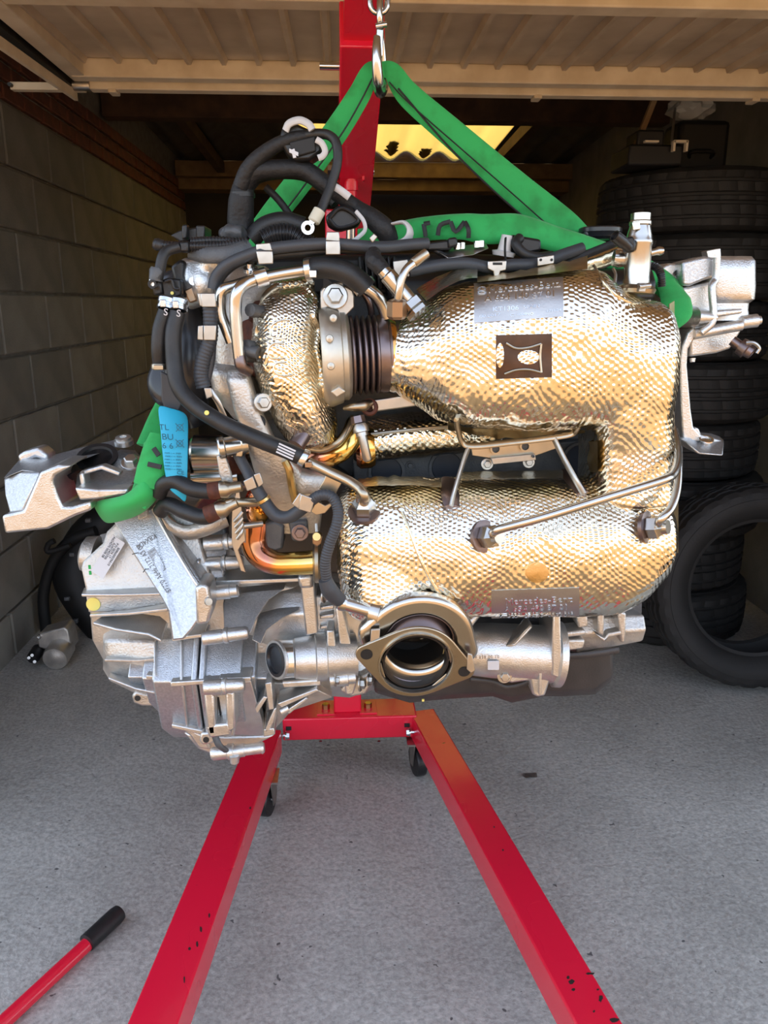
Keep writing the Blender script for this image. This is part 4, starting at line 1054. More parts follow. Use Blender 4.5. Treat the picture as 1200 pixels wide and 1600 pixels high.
mk('locating_tab', ppx([(731, 1021), (738, 1023), (743, 1048), (736, 1052), (729, 1046)], 1.03, .004), M['steel'], FLG, bevel=.001)
# exhaust temperature sensor screwed into the outlet
sn = mk('temperature_sensor', MB().add(cyl(P(536, 942, 1.06), P(586, 956, 1.05), .0105, 20)).add(lathe(P(540, 943, 1.06), P(586, 956, 1.05) - P(536, 942, 1.06), [(-.012, .008), (-.008, .0125), (0, .0125), (.004, .0105)], 20)), M['stain'], E, smooth=True, sharp=40)
mk('sensor_boss', lathe(P(583, 955, 1.05), P(600, 960, 1.045) - P(583, 955, 1.05), [(-.004, .012), (-.003, .019), (.012, .021), (.014, .014)], 24), M['stain'], sn, smooth=True, sharp=40)
# ================================================================ gearbox
GA = M['alu']; GS = M['alu_speck']
G = []
def gb(name, geo, m=None, bevel=.003, **k): return mk(name, geo, m or GA, E, bevel=bevel, **k)
ug = U(350, 1000, 1.2)
def xb(x0, y0, x1, y1, Y, r, prof=None, m=None, name='bolt_boss', n=20, Y1=None):
    """boss: stepped round pillar lying along x between two photo points"""
    a = P(x0, y0, Y); b = P(x1, y1, Y if Y1 is None else Y1); L = (b - a).length
    pr = prof or [(0, .75), (.03, 1), (.42, 1), (.45, .92), (.5, 1.12), (.56, 1.12), (.58, .95), (.95, .92), (1, .7)]
    return mk(name, lathe(a, b - a, [(t * L, q * r * ug) for t, q in pr], n), m or GA, E, smooth=True, sharp=40)
# core so nothing shows through
gb('gearbox_core', polyx([(165, [(835, 1.40), (880, 1.31), (1000, 1.30), (1040, 1.36), (1040, 1.50), (835, 1.50)]),
                          (330, [(800, 1.40), (900, 1.29), (1030, 1.27), (1130, 1.34), (1130, 1.55), (800, 1.55)]),
                          (560, [(880, 1.40), (930, 1.30), (1000, 1.28), (1060, 1.34), (1060, 1.55), (880, 1.55)])]), M['alu_rough'])
# end cover, upper face
gb('end_cover', ppx([(192, 806, 1.275), (166, 832, 1.27), (160, 850, 1.265), (129, 878, 1.255), (126, 888, 1.25), (134, 926, 1.24), (260, 920, 1.24), (330, 905, 1.24), (300, 800, 1.275)], 1.25, .22), M['alu_rough'], .004)
gb('end_cover_lug', lathe(P(150, 868, 1.30), (-1, 0, .2), [(0, .035), (.02, .03), (.025, .02), (.025, 0)], 20), M['alu_rough'], 0, smooth=True)
# recessed band with a paint dot and three cooling fins
bandp = ppx([(134, 930), (262, 922), (330, 945), (300, 955), (138, 957)], 1.252, .15)
bd_ = gb('cover_band', bandp, M['alu_rough'], .002)
mk('paint_dot', lathe(P(146, 944, 1.2515), (0, -1, .05), [(0, 11 * ug), (.0012, 11 * ug), (.0015, 10.5 * ug), (.0015, 0)], 28), M['yellow'], bd_)
def fin(top, bot, Yf, Yb):
    """blade standing proud of the casing; outline given by its front edge and by its root"""
    n = len(top); v = []; f = []
    for (x, y) in top: v.append(P(x, y, Yb))
    for (x, y) in bot: v.append(P(x, y, Yf))
    th = 5 * ug
    for (x, y) in bot: v.append(P(x, y, Yf) - Vector((0, 0, th)))
    for (x, y) in top: v.append(P(x, y, Yb) - Vector((0, 0, th * 1.4)))
    for r in range(4):
        for i in range(n - 1):
            a = r * n + i; b = ((r + 1) % 4) * n + i; f.append((a, a + 1, b + 1, b))
    f += [tuple(r * n for r in range(4)), tuple(r * n + n - 1 for r in (3, 2, 1, 0))]
    return v, f
gb('cooling_fin', fin([(131, 918), (190, 915), (245, 910)], [(127, 928), (190, 928), (262, 926)], 1.215, 1.26), GA, .0018)
gb('cooling_fin', fin([(143, 958), (200, 953), (262, 942)], [(140, 960), (200, 957), (262, 950)], 1.215, 1.25), GA, .0015)
gb('cooling_fin', fin([(165, 958), (215, 957), (250, 962), (262, 972)], [(145, 972), (180, 982), (232, 990), (252, 1000)], 1.20, 1.26), GA, .002)
gb('cooling_fin', fin([(172, 1050), (215, 1060), (262, 1068)], [(169, 1058), (212, 1075), (262, 1085)], 1.235, 1.28), GA, .002)
# lower drum of the cover
gb('end_drum', loftpts([[P(px, y, Y) for y, Y in q] for px, q in (
    (161, [(978, 1.33), (1000, 1.275), (1022, 1.270), (1046, 1.30), (1046, 1.42), (978, 1.42)]),
    (172, [(978, 1.32), (1000, 1.262), (1025, 1.255), (1064, 1.29), (1064, 1.42), (978, 1.42)]),
    (225, [(982, 1.30), (1000, 1.255), (1032, 1.245), (1090, 1.28), (1090, 1.44), (982, 1.44)]),
    (290, [(985, 1.28), (1005, 1.245), (1035, 1.235), (1110, 1.27), (1110, 1.46), (985, 1.46)]))]), M['alu_rough'], .005)
gb('drum_rib', fin([(166, 1024), (215, 1024), (255, 1020)], [(163, 1030), (215, 1031), (258, 1026)], 1.238, 1.27), M['alu_rough'], .0015)
eye = gb('mounting_eye', ppx([(205, 1088), (212, 1080), (222, 1083), (262, 1090), (285, 1108), (250, 1104), (222, 1104), (208, 1099)], 1.27, .03), M['alu_rough'], .004)
mk('eye_hole', lathe(P(215, 1091, 1.2695), (0, -1, .1), [(0, 5 * ug), (.0006, 5 * ug), (.0006, 0)], 16), M['ink'], eye)
gb('lower_web', ppx([(250, 1104), (285, 1108), (330, 1128), (330, 1150), (292, 1150), (268, 1125)], 1.31, .06), M['alu_rough'], .004)
# stepped sections of the middle casing: ridge nearest the viewer, sky above, yard below
def step(x0, x1, ys, off, m=GS, name='casing_step', b=.0025):
    q = [(ys[0], 1.30 + off), (ys[1], 1.245 + off), (ys[2], 1.195 + off), (ys[3], 1.225 + off), (ys[4], 1.30 + off), (ys[4], 1.50), (ys[0], 1.50)]
    return gb(name, polyx([(x0, q), (x1, q)]), m, b)
step(228, 250, (985, 1003, 1058, 1075, 1102), .040)
step(250, 268, (980, 1000, 1060, 1098, 1118), .026)
step(266, 300, (970, 996, 1062, 1130, 1146), .010)
step(268, 328, (972, 998, 1065, 1138, 1152), .004)
step(322, 330, (968, 996, 1066, 1142, 1160), -.006)
step(333, 341, (968, 996, 1066, 1142, 1160), -.006)
gb('split_line', polyx([(329, [(985, 1.25), (1066, 1.198), (1142, 1.23), (1142, 1.4), (985, 1.4)]), (334, [(985, 1.25), (1066, 1.198), (1142, 1.23), (1142, 1.4), (985, 1.4)])]), M['ink'], 0)
step(341, 392, (975, 998, 1062, 1125, 1148), .004)
step(390, 412, (960, 1000, 1058, 1118, 1140), .020)
step(412, 432, (955, 1010, 1060, 1095, 1120), .040, GA)
for q, Yv_ in (([(266, 1066), (328, 1062), (328, 1069), (266, 1074)], 1.188), ([(342, 1060), (392, 1058), (392, 1065), (342, 1068)], 1.19), ([(268, 996), (318, 990), (318, 996), (268, 1003)], 1.225), ([(228, 1055), (266, 1058), (266, 1064), (228, 1061)], 1.215), ([(268, 1132), (318, 1142), (318, 1149), (268, 1138)], 1.215)):
    gb('casing_lip', ppx(q, Yv_, .05), GA, .0018)
for q in ([(281, 1002), (285, 1001), (285, 1066), (281, 1067)], [(283, 1072), (287, 1072), (294, 1136), (290, 1137)], [(240, 1004), (243, 1003), (243, 1056), (240, 1057)]):
    gb('casing_rib', ppx([(x, y, 1.242 - (y - 998) / 68 * .05 if y < 1069 else 1.192 + (y - 1069) / 68 * .028) for x, y in q], 1.2, .04), GA, .0012)
# webs on the right-hand cone
gb('web', ppx([(352, 928, 1.258), (445, 920, 1.262), (420, 938, 1.240), (402, 965, 1.215), (392, 990, 1.195), (350, 990, 1.195), (348, 945, 1.24)], 1.25, .03), GS, .002)
gb('web', ppx([(440, 958, 1.245), (468, 953, 1.248), (440, 968, 1.230), (418, 985, 1.215), (408, 1008, 1.200), (393, 1000, 1.205), (402, 968, 1.235)], 1.25, .03), GS, .002)
gb('cone_face', loftpts([[P(px, y, Y) for y, Y in q] for px, q in (
    (370, [(905, 1.34), (925, 1.31), (980, 1.275), (1010, 1.29), (1010, 1.45), (905, 1.45)]),
    (440, [(905, 1.33), (925, 1.29), (960, 1.262), (1010, 1.27), (1010, 1.45), (905, 1.45)]),
    (486, [(905, 1.32), (925, 1.275), (960, 1.25), (1006, 1.262), (1006, 1.45), (905, 1.45)]))]), GA, .004)
gb('top_flange', ppx([(336, 908), (470, 903), (470, 909), (336, 915)], 1.24, .12), GA, .0015)
gb('end_flange', ppx([(466, 902), (490, 900), (497, 990), (478, 994), (470, 920)], 1.225, .10), GA, .003)
gb('flange_boss', ppx([(464, 900), (488, 898), (490, 920), (468, 921)], 1.215, .06), GA, .006)
# box ribs at the lower right
gb('box_web', ppx([(350, 1068, 1.20), (392, 1064, 1.20), (410, 1128, 1.235), (412, 1150, 1.26), (352, 1148, 1.25)], 1.2, .03), GA, .002)
for q in ([(398, 1108), (412, 1088), (418, 1090), (402, 1116)], [(414, 1068), (424, 1066), (428, 1108), (420, 1110)], [(428, 1108), (432, 1106), (428, 1128), (418, 1148), (412, 1146), (420, 1126)], [(433, 1100), (495, 1076), (498, 1080), (440, 1106)], [(445, 1112), (478, 1090), (482, 1092), (452, 1116)], [(412, 1140), (428, 1138), (430, 1148), (412, 1152)]):
    gb('rib', ppx(q, 1.205, .09), GA, .0015)
gb('web', ppx([(418, 1066, 1.25), (445, 1066, 1.25), (500, 1080, 1.24), (520, 1090, 1.26), (455, 1112, 1.27), (430, 1140, 1.28), (412, 1140, 1.27)], 1.25, .10), M['alu_rough'], .003)
xb(440, 1112, 452, 1106, 1.21, 7, [(0, .9), (1, .9)], name='stub')
gb('sump_web', ppx([(285, 1145), (320, 1148), (352, 1150), (430, 1150), (400, 1165), (385, 1180), (330, 1180), (310, 1172)], 1.26, .12), GA, .005)
gb('cover_tail', ppx([(268, 1130), (292, 1136), (318, 1150), (330, 1172), (310, 1170), (296, 1150)], 1.25, .05), GA, .004)
# frame with the oblong window in the middle
fr = MB()
for q in ([(318, 1082), (334, 1082), (338, 1148), (324, 1150)], [(352, 1080), (366, 1082), (368, 1140), (354, 1146)], [(320, 1070), (364, 1068), (366, 1086), (320, 1090)], [(322, 1134), (358, 1130), (362, 1150), (326, 1154)]): fr.add(ppx(q, 1.172, .05))
gb('window_rim', fr, GA, .004)
gb('window_floor', ppx([(320, 1080), (366, 1078), (366, 1150), (322, 1152)], 1.205, .04), GA, .002)
mk('window_slot', ppx([(339, 1090), (342, 1090), (348, 1130), (345, 1131)], 1.2035, .004), M['ink'], E)
# bosses
xb(316, 998, 388, 988, 1.185, 11); xb(318, 1074, 382, 1070, 1.165, 12)
xb(318, 850, 388, 844, 1.27, 13); xb(318, 882, 380, 878, 1.26, 12); xb(338, 926, 374, 922, 1.225, 12, [(0, 1), (.6, 1), (.62, .9), (.92, .88), (1, .6)])
xb(330, 1178, 413, 1168, 1.22, 11, [(0, .8), (.04, 1), (.30, 1), (.32, 1.2), (.42, 1.2), (.44, 1), (.62, 1), (.64, .85), (.94, .85), (.96, .95), (1, .7)])
for p_ in ((322, 1156), ): 
    e2_ = gb('lug', ppx([(314, 1146), (332, 1144), (338, 1154), (332, 1162), (316, 1164), (311, 1158)], 1.20, .03), GA, .003)
    mk('eye_hole', lathe(P(322, 1156, 1.1995), (0, -1, .1), [(0, 5 * ug), (.0006, 5 * ug), (.0006, 0)], 16), M['ink'], e2_)
gb('spigot', lathe(P(366, 1180, 1.21), (0, 0, -1), [(0, .009), (.014, .008), (.016, .005)], 14), GA, 0, smooth=True)
gb('cable_guide', tube([P(336, 1150, 1.18), P(342, 1164, 1.175), P(352, 1172, 1.185)], .008, 10, flat=.6), M['darkgrey'], 0, smooth=True)
# upper casing between the mount arm and the engine
gb('upper_casing', ppx([(250, 800, 1.33), (262, 830, 1.30), (290, 845, 1.29), (330, 828, 1.29), (352, 818, 1.30), (356, 850, 1.28), (350, 905, 1.26), (322, 905, 1.25), (300, 870, 1.26)], 1.28, .20), GS, .004)
gb('casing_lip', tube([P(246, 790, 1.27), P(262, 818, 1.255), P(290, 832, 1.25), P(320, 826, 1.25), P(354, 812, 1.26)], [.012, .013, .014, .014, .013], 12, 6, flat=.7), M['alu_rough'], 0, smooth=True)
gb('casing_web', ppx([(262, 843), (275, 846), (300, 895), (292, 898)], 1.235, .04), GA, .003)
gb('casing_key', ppx([(300, 880), (312, 874), (314, 895), (306, 908), (298, 900)], 1.24, .05), GS, .004)
gb('upper_casing', ppx([(350, 815), (385, 870), (470, 875), (480, 905), (350, 905)], 1.32, .2), M['alu_rough'], .004)
# arm of the gearbox mount with its codes
armp = [(176, 815, 1.262), (236, 793, 1.268), (250, 803, 1.26), (270, 838, 1.238), (300, 885, 1.208), (312, 905, 1.196), (325, 925, 1.186), (318, 958, 1.176), (300, 985, 1.170), (287, 1000, 1.168), (268, 1002, 1.168), (262, 955, 1.182), (252, 935, 1.192), (222, 890, 1.222)]
ARM = gb('mount_arm', ppx(armp, 1.2, .055), GS, .004)
gb('arm_edge', tube([P(240, 795, 1.25), P(262, 836, 1.228), P(300, 900, 1.19), P(318, 925, 1.178)], .004, 8, 6), GA, 0, smooth=True)
gb('arm_pad', ppx([(214, 800, 1.252), (230, 794, 1.254), (230, 808, 1.247), (216, 813, 1.246)], 1.25, .02), M['wood_pale'] if False else M['alu_rough'], .002)
gb('arm_boss', ppx([(304, 918), (316, 912), (326, 916), (332, 950), (326, 975), (306, 978)], 1.165, .06), GA, .006)
mk('boss_bolt', lathe(P(325, 940, 1.162), (.5, -.8, .2), [(0, 6 * ug), (.004, 5.5 * ug), (.004, 0)], 16), M['steel'], ARM, smooth=True)
# codes follow the arm
ax_ = (P(300, 885, 1.208) - P(245, 800, 1.262)).normalized(); an = (P(222, 890, 1.222) - P(270, 838, 1.238)); nrm = ax_.cross(an).normalized()
if nrm.y > 0: nrm = -nrm
ay = nrm.cross(ax_)
def on_arm(px, py):
    """where the photo ray meets the arm's face"""
    o_ = P(270, 838, 1.238); d = ray(px, py); t = (o_ - CAM).dot(nrm) / d.dot(nrm); return CAM + d * t + nrm * .0008
_dg = bpy.context.evaluated_depsgraph_get(); _me = bpy.data.meshes.new_from_object(ARM.evaluated_get(_dg)); _me.calc_loop_triangles()
BA = BVHTree.FromPolygons([tuple(WL[ARM] + q.co) for q in _me.vertices], [tuple(t.vertices) for t in _me.loop_triangles]); bpy.data.meshes.remove(_me)
text_on(BA, 'printed_code', 'K8X4D0', 228, 846, 34, 11, .0002, M['greyink'], ARM, 1, 0, 0, math.atan2(18, -27), .0006)
text_on(BA, 'printed_code', 'S7770 A646 2172 A3 04', 240, 888, 88, 11, .0002, M['greyink'], ARM, 1, 0, 0, math.atan2(-58, -38), .0006)
bars = MB()
for k in range(20):
    bx_, by_ = 236 + k * .95, 859 + k * 1.75
    c0 = hit(BA, bx_ - 5.5, by_ + 4, .0006)[0]; c1 = hit(BA, bx_ + 5.5, by_ - 4, .0006)[0]
    bars.add(bar(c0, c1, .0011 if k % 3 else .0006, .0003, hit(BA, bx_, by_)[1]))
mk('barcode', bars, M['greyink'], ARM)
for p1, p2, p3 in (((207, 866), (215, 864), (221, 866)), ((224, 894), (228, 889), (232, 889))):
    mk('scribed_mark', surf_tube(BA, [p1, p2, p3], .0008, .0004, 6, 3), M['ink'], ARM)
# white sticker (its square code left off)
so = P(160, 870, 1.235); sxv = (P(196, 843, 1.2325) - P(147, 890, 1.225)); 
stk = [P(178, 835, 1.252), P(197, 848, 1.248), P(163, 904, 1.236), P(144, 891, 1.240)]
stn = (stk[1] - stk[0]).cross(stk[3] - stk[0]).normalized()
if stn.y > 0: stn = -stn
ST = mk('sticker', prism([p + stn * .006 for p in stk], .0012, dirv=-stn), M['label'], E)
vx = (stk[3] - stk[0]).normalized(); vy = stn.cross(vx)
for k, (s, a, b_) in enumerate((('A654270 0038 08', .30, .20), ('A2473403700', .36, .40), ('P.N 0034 17', .30, .60), ('B08600039A10', .42, .82))):
    text('printed_line', s, stk[0] + (stk[3] - stk[0]) * a + (stk[1] - stk[0]) * b_ + stn * .0066, vx, vy, 5.2 * ug, .0001, M['ink'], ST, 1.0)
for p1 in ((140, 886), (141, 895)): mk('green_mark', box(P(p1[0], p1[1], 1.237), (.004, .001, .007)), M['green'], ST)
# output shaft seal and the housing round it
so_ = P(432, 1031, 1.215); sv = Vector((1, .10, 0)).normalized()
hs_ = [(0, 27 * ug), (0, 30 * ug), (2 * ug, 31 * ug), (30 * ug, 31 * ug), (34 * ug, 32 * ug)]
SH = gb('shaft_housing', lathe(P(432, 1031, 1.235), sv, [(0, 25 * ug), (0, 30 * ug), (3 * ug, 31 * ug), (28 * ug, 31 * ug), (30 * ug, 33 * ug), (62 * ug, 37 * ug), (64 * ug, 40 * ug), (80 * ug, 40 * ug), (82 * ug, 37 * ug), (130 * ug, 36 * ug)], 40), GA, 0, smooth=True, sharp=35)
mk('machined_band', lathe(P(432, 1031, 1.235), sv, [(4 * ug, 31.4 * ug), (27 * ug, 31.4 * ug)], 40), M['alu_mach'], SH, smooth=True)
sl = Vector((-.80, -.58, .12)).normalized(); sq = P(432, 1031, 1.2)
mk('shaft_seal', lathe(sq, sl, [(0, 27 * ug), (.003, 27 * ug), (.004, 22 * ug), (-.002, 20 * ug), (-.002, 15 * ug), (-.010, 14 * ug), (-.010, 0)], 36), M['satin'], SH, smooth=True, sharp=35)
mk('seal_rim', lathe(sq - sl * .002, sl, [(0, 32 * ug), (.004, 31 * ug), (.004, 27 * ug), (-.004, 27 * ug)], 36, closed=True), GA, SH, smooth=True)
gb('housing_rib', ppx([(440, 1066), (500, 1062), (502, 1072), (442, 1076)], 1.215, .05), GA, .003)
# right-hand casing towards the engine
gb('clutch_casing', polyx([(494, [(905, 1.34), (930, 1.27), (985, 1.255), (1010, 1.27), (1060, 1.25), (1086, 1.29), (1086, 1.5), (905, 1.5)]),
                           (545, [(905, 1.34), (930, 1.28), (985, 1.265), (1010, 1.27), (1055, 1.25), (1090, 1.29), (1090, 1.5), (905, 1.5)]),
                           (590, [(940, 1.34), (960, 1.29), (985, 1.28), (1010, 1.27), (1045, 1.26), (1075, 1.30), (1075, 1.5), (940, 1.5)])]), GA, .004)
gb('clutch_flange', ppx([(524, 950), (536, 950), (548, 1005), (560, 1060), (552, 1086), (540, 1086), (532, 1020)], 1.225, .08), GA, .003)
gb('clutch_flange', ppx([(510, 985), (522, 985), (530, 1060), (512, 1062)], 1.22, .05), GA, .003)
gb('clutch_rib', ppx([(512, 1020), (578, 1016), (580, 1024), (512, 1030)], 1.235, .05), GA, .002)
gb('clutch_rib', ppx([(516, 1058), (538, 1040), (544, 1042), (520, 1064)], 1.235, .04), GA, .002)
xb(516, 1062, 556, 1058, 1.225, 13, [(0, 1), (.7, 1), (.72, .8), (1, .8)])
gb('clutch_foot', ppx([(540, 1068), (578, 1050), (584, 1066), (572, 1086), (548, 1090), (530, 1080)], 1.235, .08), M['alu_rough'], .005)
for q in ((505, 930, .009), (524, 1063, .007), (575, 1062, .007), (562, 1068, .009)):
    hexbolt(E, P(q[0], q[1], 1.215), (1, -.25, .05), q[2], M['steel'])
gb('slot_box', ppx([(498, 942), (522, 940), (522, 986), (498, 988)], 1.27, .06), M['darkgrey'], .003)
for yy in (948, 962, 978): gb('slot_rib', ppx([(500, yy), (522, yy - 3), (522, yy + 4), (500, yy + 6)], 1.25, .04), GA, .002)

# ================================================================ block, pump and oil pan under the shields
mk('engine_block', polyx([(430, [(700, 1.32), (900, 1.32), (1000, 1.34), (1000, 1.58), (700, 1.58)]), (975, [(700, 1.32), (900, 1.32), (1000, 1.30), (1000, 1.58), (700, 1.58)])]), M['darkgrey'], E)
mk('cylinder_head', polyx([(400, [(432, 1.30), (560, 1.31), (705, 1.31), (705, 1.58), (425, 1.58)]), (1035, [(440, 1.30), (560, 1.31), (705, 1.31), (705, 1.58), (432, 1.58)])]), M['darkgrey'], E, bevel=.006)
# dark plate with round recesses seen between the shields
dp = mk('plug_plate', ppx([(552, 716), (640, 705), (920, 688), (925, 760), (552, 765)], 1.285, .04), M['darkgrey'], E, bevel=.003)
for px, py in ((604, 737), (698, 730), (905, 718)):
    mk('plug_rim', ring(P(px, py, 1.284), (0, 1, 0), 31 * u1 * 1.15, 26 * u1 * 1.15, .010, 36), M['darkgrey'], dp, smooth=True, sharp=40)
    mk('plug', lathe(P(px, py, 1.285), (0, -1, 0), [(0, 26 * u1 * 1.15), (.002, 25 * u1 * 1.15), (.002, 0)], 32), mat('plug_blue_black', (.022, .03, .045), .35), dp, smooth=True)
hexbolt(dp, P(641, 727, 1.283), (0, -1, 0), .005, M['darkgrey'])
mk('plate_rib', ppx([(552, 718), (720, 703), (720, 709), (552, 724)], 1.275, .02), M['darkgrey'], dp)
# oil pump / pipe housing: a drum lying along x
cpump = P(790, 1018, 1.19); up_ = U(790, 1018, 1.19)
PU = mk('pump_housing', lathe(P(700, 1012, 1.20), P(872, 1022, 1.20) - P(700, 1012, 1.20), [(0, 30 * up_), (30 * up_, 40 * up_), (70 * up_, 43 * up_), (150 * up_, 44 * up_), (165 * up_, 46 * up_), (168 * up_, 52 * up_), (178 * up_, 52 * up_), (178 * up_, 20 * up_)], 44), M['alu'], E, smooth=True, sharp=35)
mk('pump_flange', ppx([(864, 958), (876, 960), (879, 1052), (872, 1060), (862, 1056)], 1.15, .09), M['alu'], PU, bevel=.003)
mk('pump_web', ppx([(790, 1012, 1.155), (818, 985, 1.16), (828, 972, 1.17), (834, 980, 1.165), (806, 1010, 1.15)], 1.15, .03), M['alu'], PU, bevel=.004)
mk('pump_spigot', tube([P(722, 990, 1.18), P(735, 970, 1.18), P(748, 955, 1.19)], .008, 10), M['alu'], PU, smooth=True)
mk('code_pad', ppx([(762, 1033), (780, 1033), (780, 1047), (762, 1047)], 1.1475, .003), M['label'], PU, bevel=.0006)
text('cast_number', '654 238 00 10', P(757, 1027, 1.1465), (1, 0, 0), (0, -.2, 1), 7 * up_, .0005, M['alu'], PU, 1.1)
lg_ = mk('pump_foot', ppx([(775, 1048), (802, 1046), (812, 1054), (824, 1050), (862, 1050), (862, 1058), (852, 1088), (840, 1090), (832, 1086), (828, 1064), (800, 1068), (790, 1066), (780, 1060)], 1.165, .05), M['alu'], PU, bevel=.004)
mk('foot_rib', ppx([(843, 1048), (847, 1048), (846, 1086), (842, 1086)], 1.155, .03), M['alu'], lg_, bevel=.001)
hexbolt(PU, P(788, 1056, 1.163), (0, -1, .1), .008, M['steel'])
CB = mk('crankcase_end', polyx([(878, [(950, 1.28), (965, 1.215), (990, 1.20), (1022, 1.21), (1022, 1.45), (950, 1.45)]), (976, [(945, 1.28), (962, 1.215), (985, 1.20), (1002, 1.21), (1002, 1.45), (945, 1.45)])]), M['alu_rough'], E, bevel=.004)
for q in ([(884, 988), (915, 985), (916, 993), (884, 997)], [(930, 990), (945, 998), (950, 990), (972, 986), (972, 992), (952, 996), (944, 1004)], [(900, 962), (918, 958), (920, 980), (904, 982)], [(934, 955), (945, 960), (944, 995), (934, 990)], [(884, 1000), (915, 1000), (912, 1014), (884, 1018)], [(965, 955), (979, 958), (978, 1005), (970, 1005)]):
    mk('casting_rib', ppx(q, 1.185, .04), M['alu_rough'], CB, bevel=.0035)
PN = mk('oil_pan', loftpts([[P(px, y, Y) for y, Y in q] for px, q in (
    (585, [(1060, 1.22), (1078, 1.22), (1082, 1.25), (1082, 1.50), (1060, 1.52)]), (640, [(1052, 1.21), (1092, 1.215), (1098, 1.25), (1095, 1.50), (1052, 1.52)]), (700, [(1050, 1.21), (1085, 1.215), (1092, 1.25), (1092, 1.50), (1050, 1.52)]),
    (770, [(1050, 1.205), (1082, 1.21), (1088, 1.25), (1088, 1.50), (1050, 1.52)]), (800, [(1045, 1.20), (1090, 1.205), (1098, 1.25), (1095, 1.50), (1045, 1.52)]), (850, [(1030, 1.20), (1080, 1.205), (1088, 1.25), (1088, 1.50), (1030, 1.52)]), (880, [(1026, 1.20), (1080, 1.205), (1088, 1.25), (1088, 1.50), (1026, 1.52)]),
    (930, [(1020, 1.20), (1078, 1.205), (1085, 1.24), (1085, 1.50), (1020, 1.52)]), (958, [(1018, 1.21), (1058, 1.215), (1062, 1.25), (1062, 1.50), (1018, 1.52)]))]), M['pan'], E, bevel=.006)
mk('pan_gasket', tube([P(880, 1026, 1.192), P(930, 1022, 1.192), P(966, 1016, 1.20)], .006, 10, 4, flat=.6), M['pan'], PN, smooth=True)
mk('pan_gasket', tube([P(735, 1062, 1.19), P(770, 1066, 1.19), P(790, 1074, 1.19), P(815, 1070, 1.19), P(832, 1062, 1.19)], .0045, 10, 4, flat=.6), M['pan'], PN, smooth=True)
mk('drain_mark', box(P(661, 1094, 1.212), (.004, .003, .004)), M['yellow'], PN)
# ================================================================ mounts
um = U(60, 770, 1.18)
LM = mk('mount_bracket', ppx([(2, 806), (7, 834), (75, 827), (118, 806), (143, 797), (142, 783), (112, 792), (98, 792), (90, 775), (82, 752), (86, 743), (112, 728), (90, 727), (62, 738), (36, 798), (14, 803)], 1.17, .085), M['alu'], E, bevel=.004)
mk('bracket_side', ppx([(5, 748, 1.24), (33, 736, 1.22), (62, 738, 1.18), (36, 799, 1.175), (14, 803, 1.19), (8, 775, 1.22)], 1.2, .05), M['alu_speck'], LM, bevel=.004)
mk('bracket_top', ppx([(4, 748, 1.225), (28, 720, 1.30), (33, 708, 1.33), (62, 699, 1.34), (80, 713, 1.31), (130, 700, 1.33), (180, 689, 1.35), (206, 690, 1.35), (170, 703, 1.30), (120, 722, 1.23), (80, 733, 1.20), (62, 738, 1.185), (34, 736, 1.215)], 1.2, .02), M['alu_speck'], LM, bevel=.004)
mk('bracket_lug', ppx([(26, 712), (36, 706), (60, 699), (76, 712), (74, 722), (55, 715), (40, 722), (32, 728)], 1.29, .04), M['alu'], LM, bevel=.005)
mk('bracket_boss', lathe(P(194, 694, 1.31), (0, -.25, 1), [(0, 16 * um), (.008, 16 * um), (.009, 13 * um), (.013, 13 * um), (.014, 6 * um), (.010, 5 * um), (.010, 0)], 28), M['alu'], LM, smooth=True, sharp=40)
mk('rubber_core', loftz([(735, 84, 122, 1.27, .05, .05, 3), (760, 84, 120, 1.265, .05, .05, 3), (792, 92, 125, 1.26, .04, .05, 3)], 20, 3), M['black'], LM, smooth=True)
A2_ = mk('mount_fork', ppx([(116, 764, 1.185), (118, 742, 1.24), (150, 724, 1.27), (182, 706, 1.30), (205, 708, 1.30), (222, 728, 1.26), (218, 745, 1.23), (200, 766, 1.18), (160, 762, 1.18)], 1.2, .03), M['alu_speck'], E, bevel=.004)
mk('fork_lip', ppx([(116, 762), (150, 765), (201, 764), (199, 773), (150, 780), (124, 782)], 1.165, .04), M['alu'], A2_, bevel=.003)
mk('fork_rib', ppx([(122, 740), (130, 738), (134, 758), (126, 764)], 1.19, .03), M['alu'], A2_, bevel=.003)
mk('fork_rib', ppx([(124, 737), (160, 727), (188, 738), (186, 744), (158, 734), (126, 744)], 1.20, .02), M['alu'], A2_, bevel=.002)
mk('fork_bush', lathe(P(152, 716, 1.27), (0, -.5, .85), [(0, 34 * um), (.004, 34 * um), (.004, 26 * um), (0, 24 * um), (0, 0)], 32), M['black'], A2_, smooth=True)
hexbolt(A2_, P(206, 724, 1.23), (0, -.5, .86), .011, M['steel'])
# right mount with pump body
RMm = mk('pump_bracket', ppx([(1087, 508), (1074, 520), (1066, 540), (1062, 565), (1064, 640), (1067, 690), (1076, 700), (1092, 709), (1130, 713), (1132, 690), (1112, 684), (1096, 680), (1084, 668), (1080, 640), (1074, 570), (1076, 545), (1090, 522), (1112, 505)], 1.24, .045), M['alu'], E, bevel=.003)
mk('bracket_foot', ppx([(1070, 690, 1.20), (1080, 683, 1.25), (1096, 679, 1.27), (1126, 682, 1.27), (1132, 687, 1.24), (1131, 712, 1.19), (1092, 710, 1.19)], 1.2, .035), M['alu_speck'], RMm, bevel=.003)
mk('foot_hole', lathe(P(1103, 687, 1.235), (0, -.35, .93), [(0, 13 * um), (.002, 12.5 * um), (.002, 9 * um), (-.004, 9 * um), (-.004, 0)], 24), M['alu_mach'], RMm, smooth=True, sharp=40)
mk('foot_tooth', ppx([(1086, 667), (1092, 670), (1096, 680), (1084, 680)], 1.245, .03), M['alu'], RMm, bevel=.002)
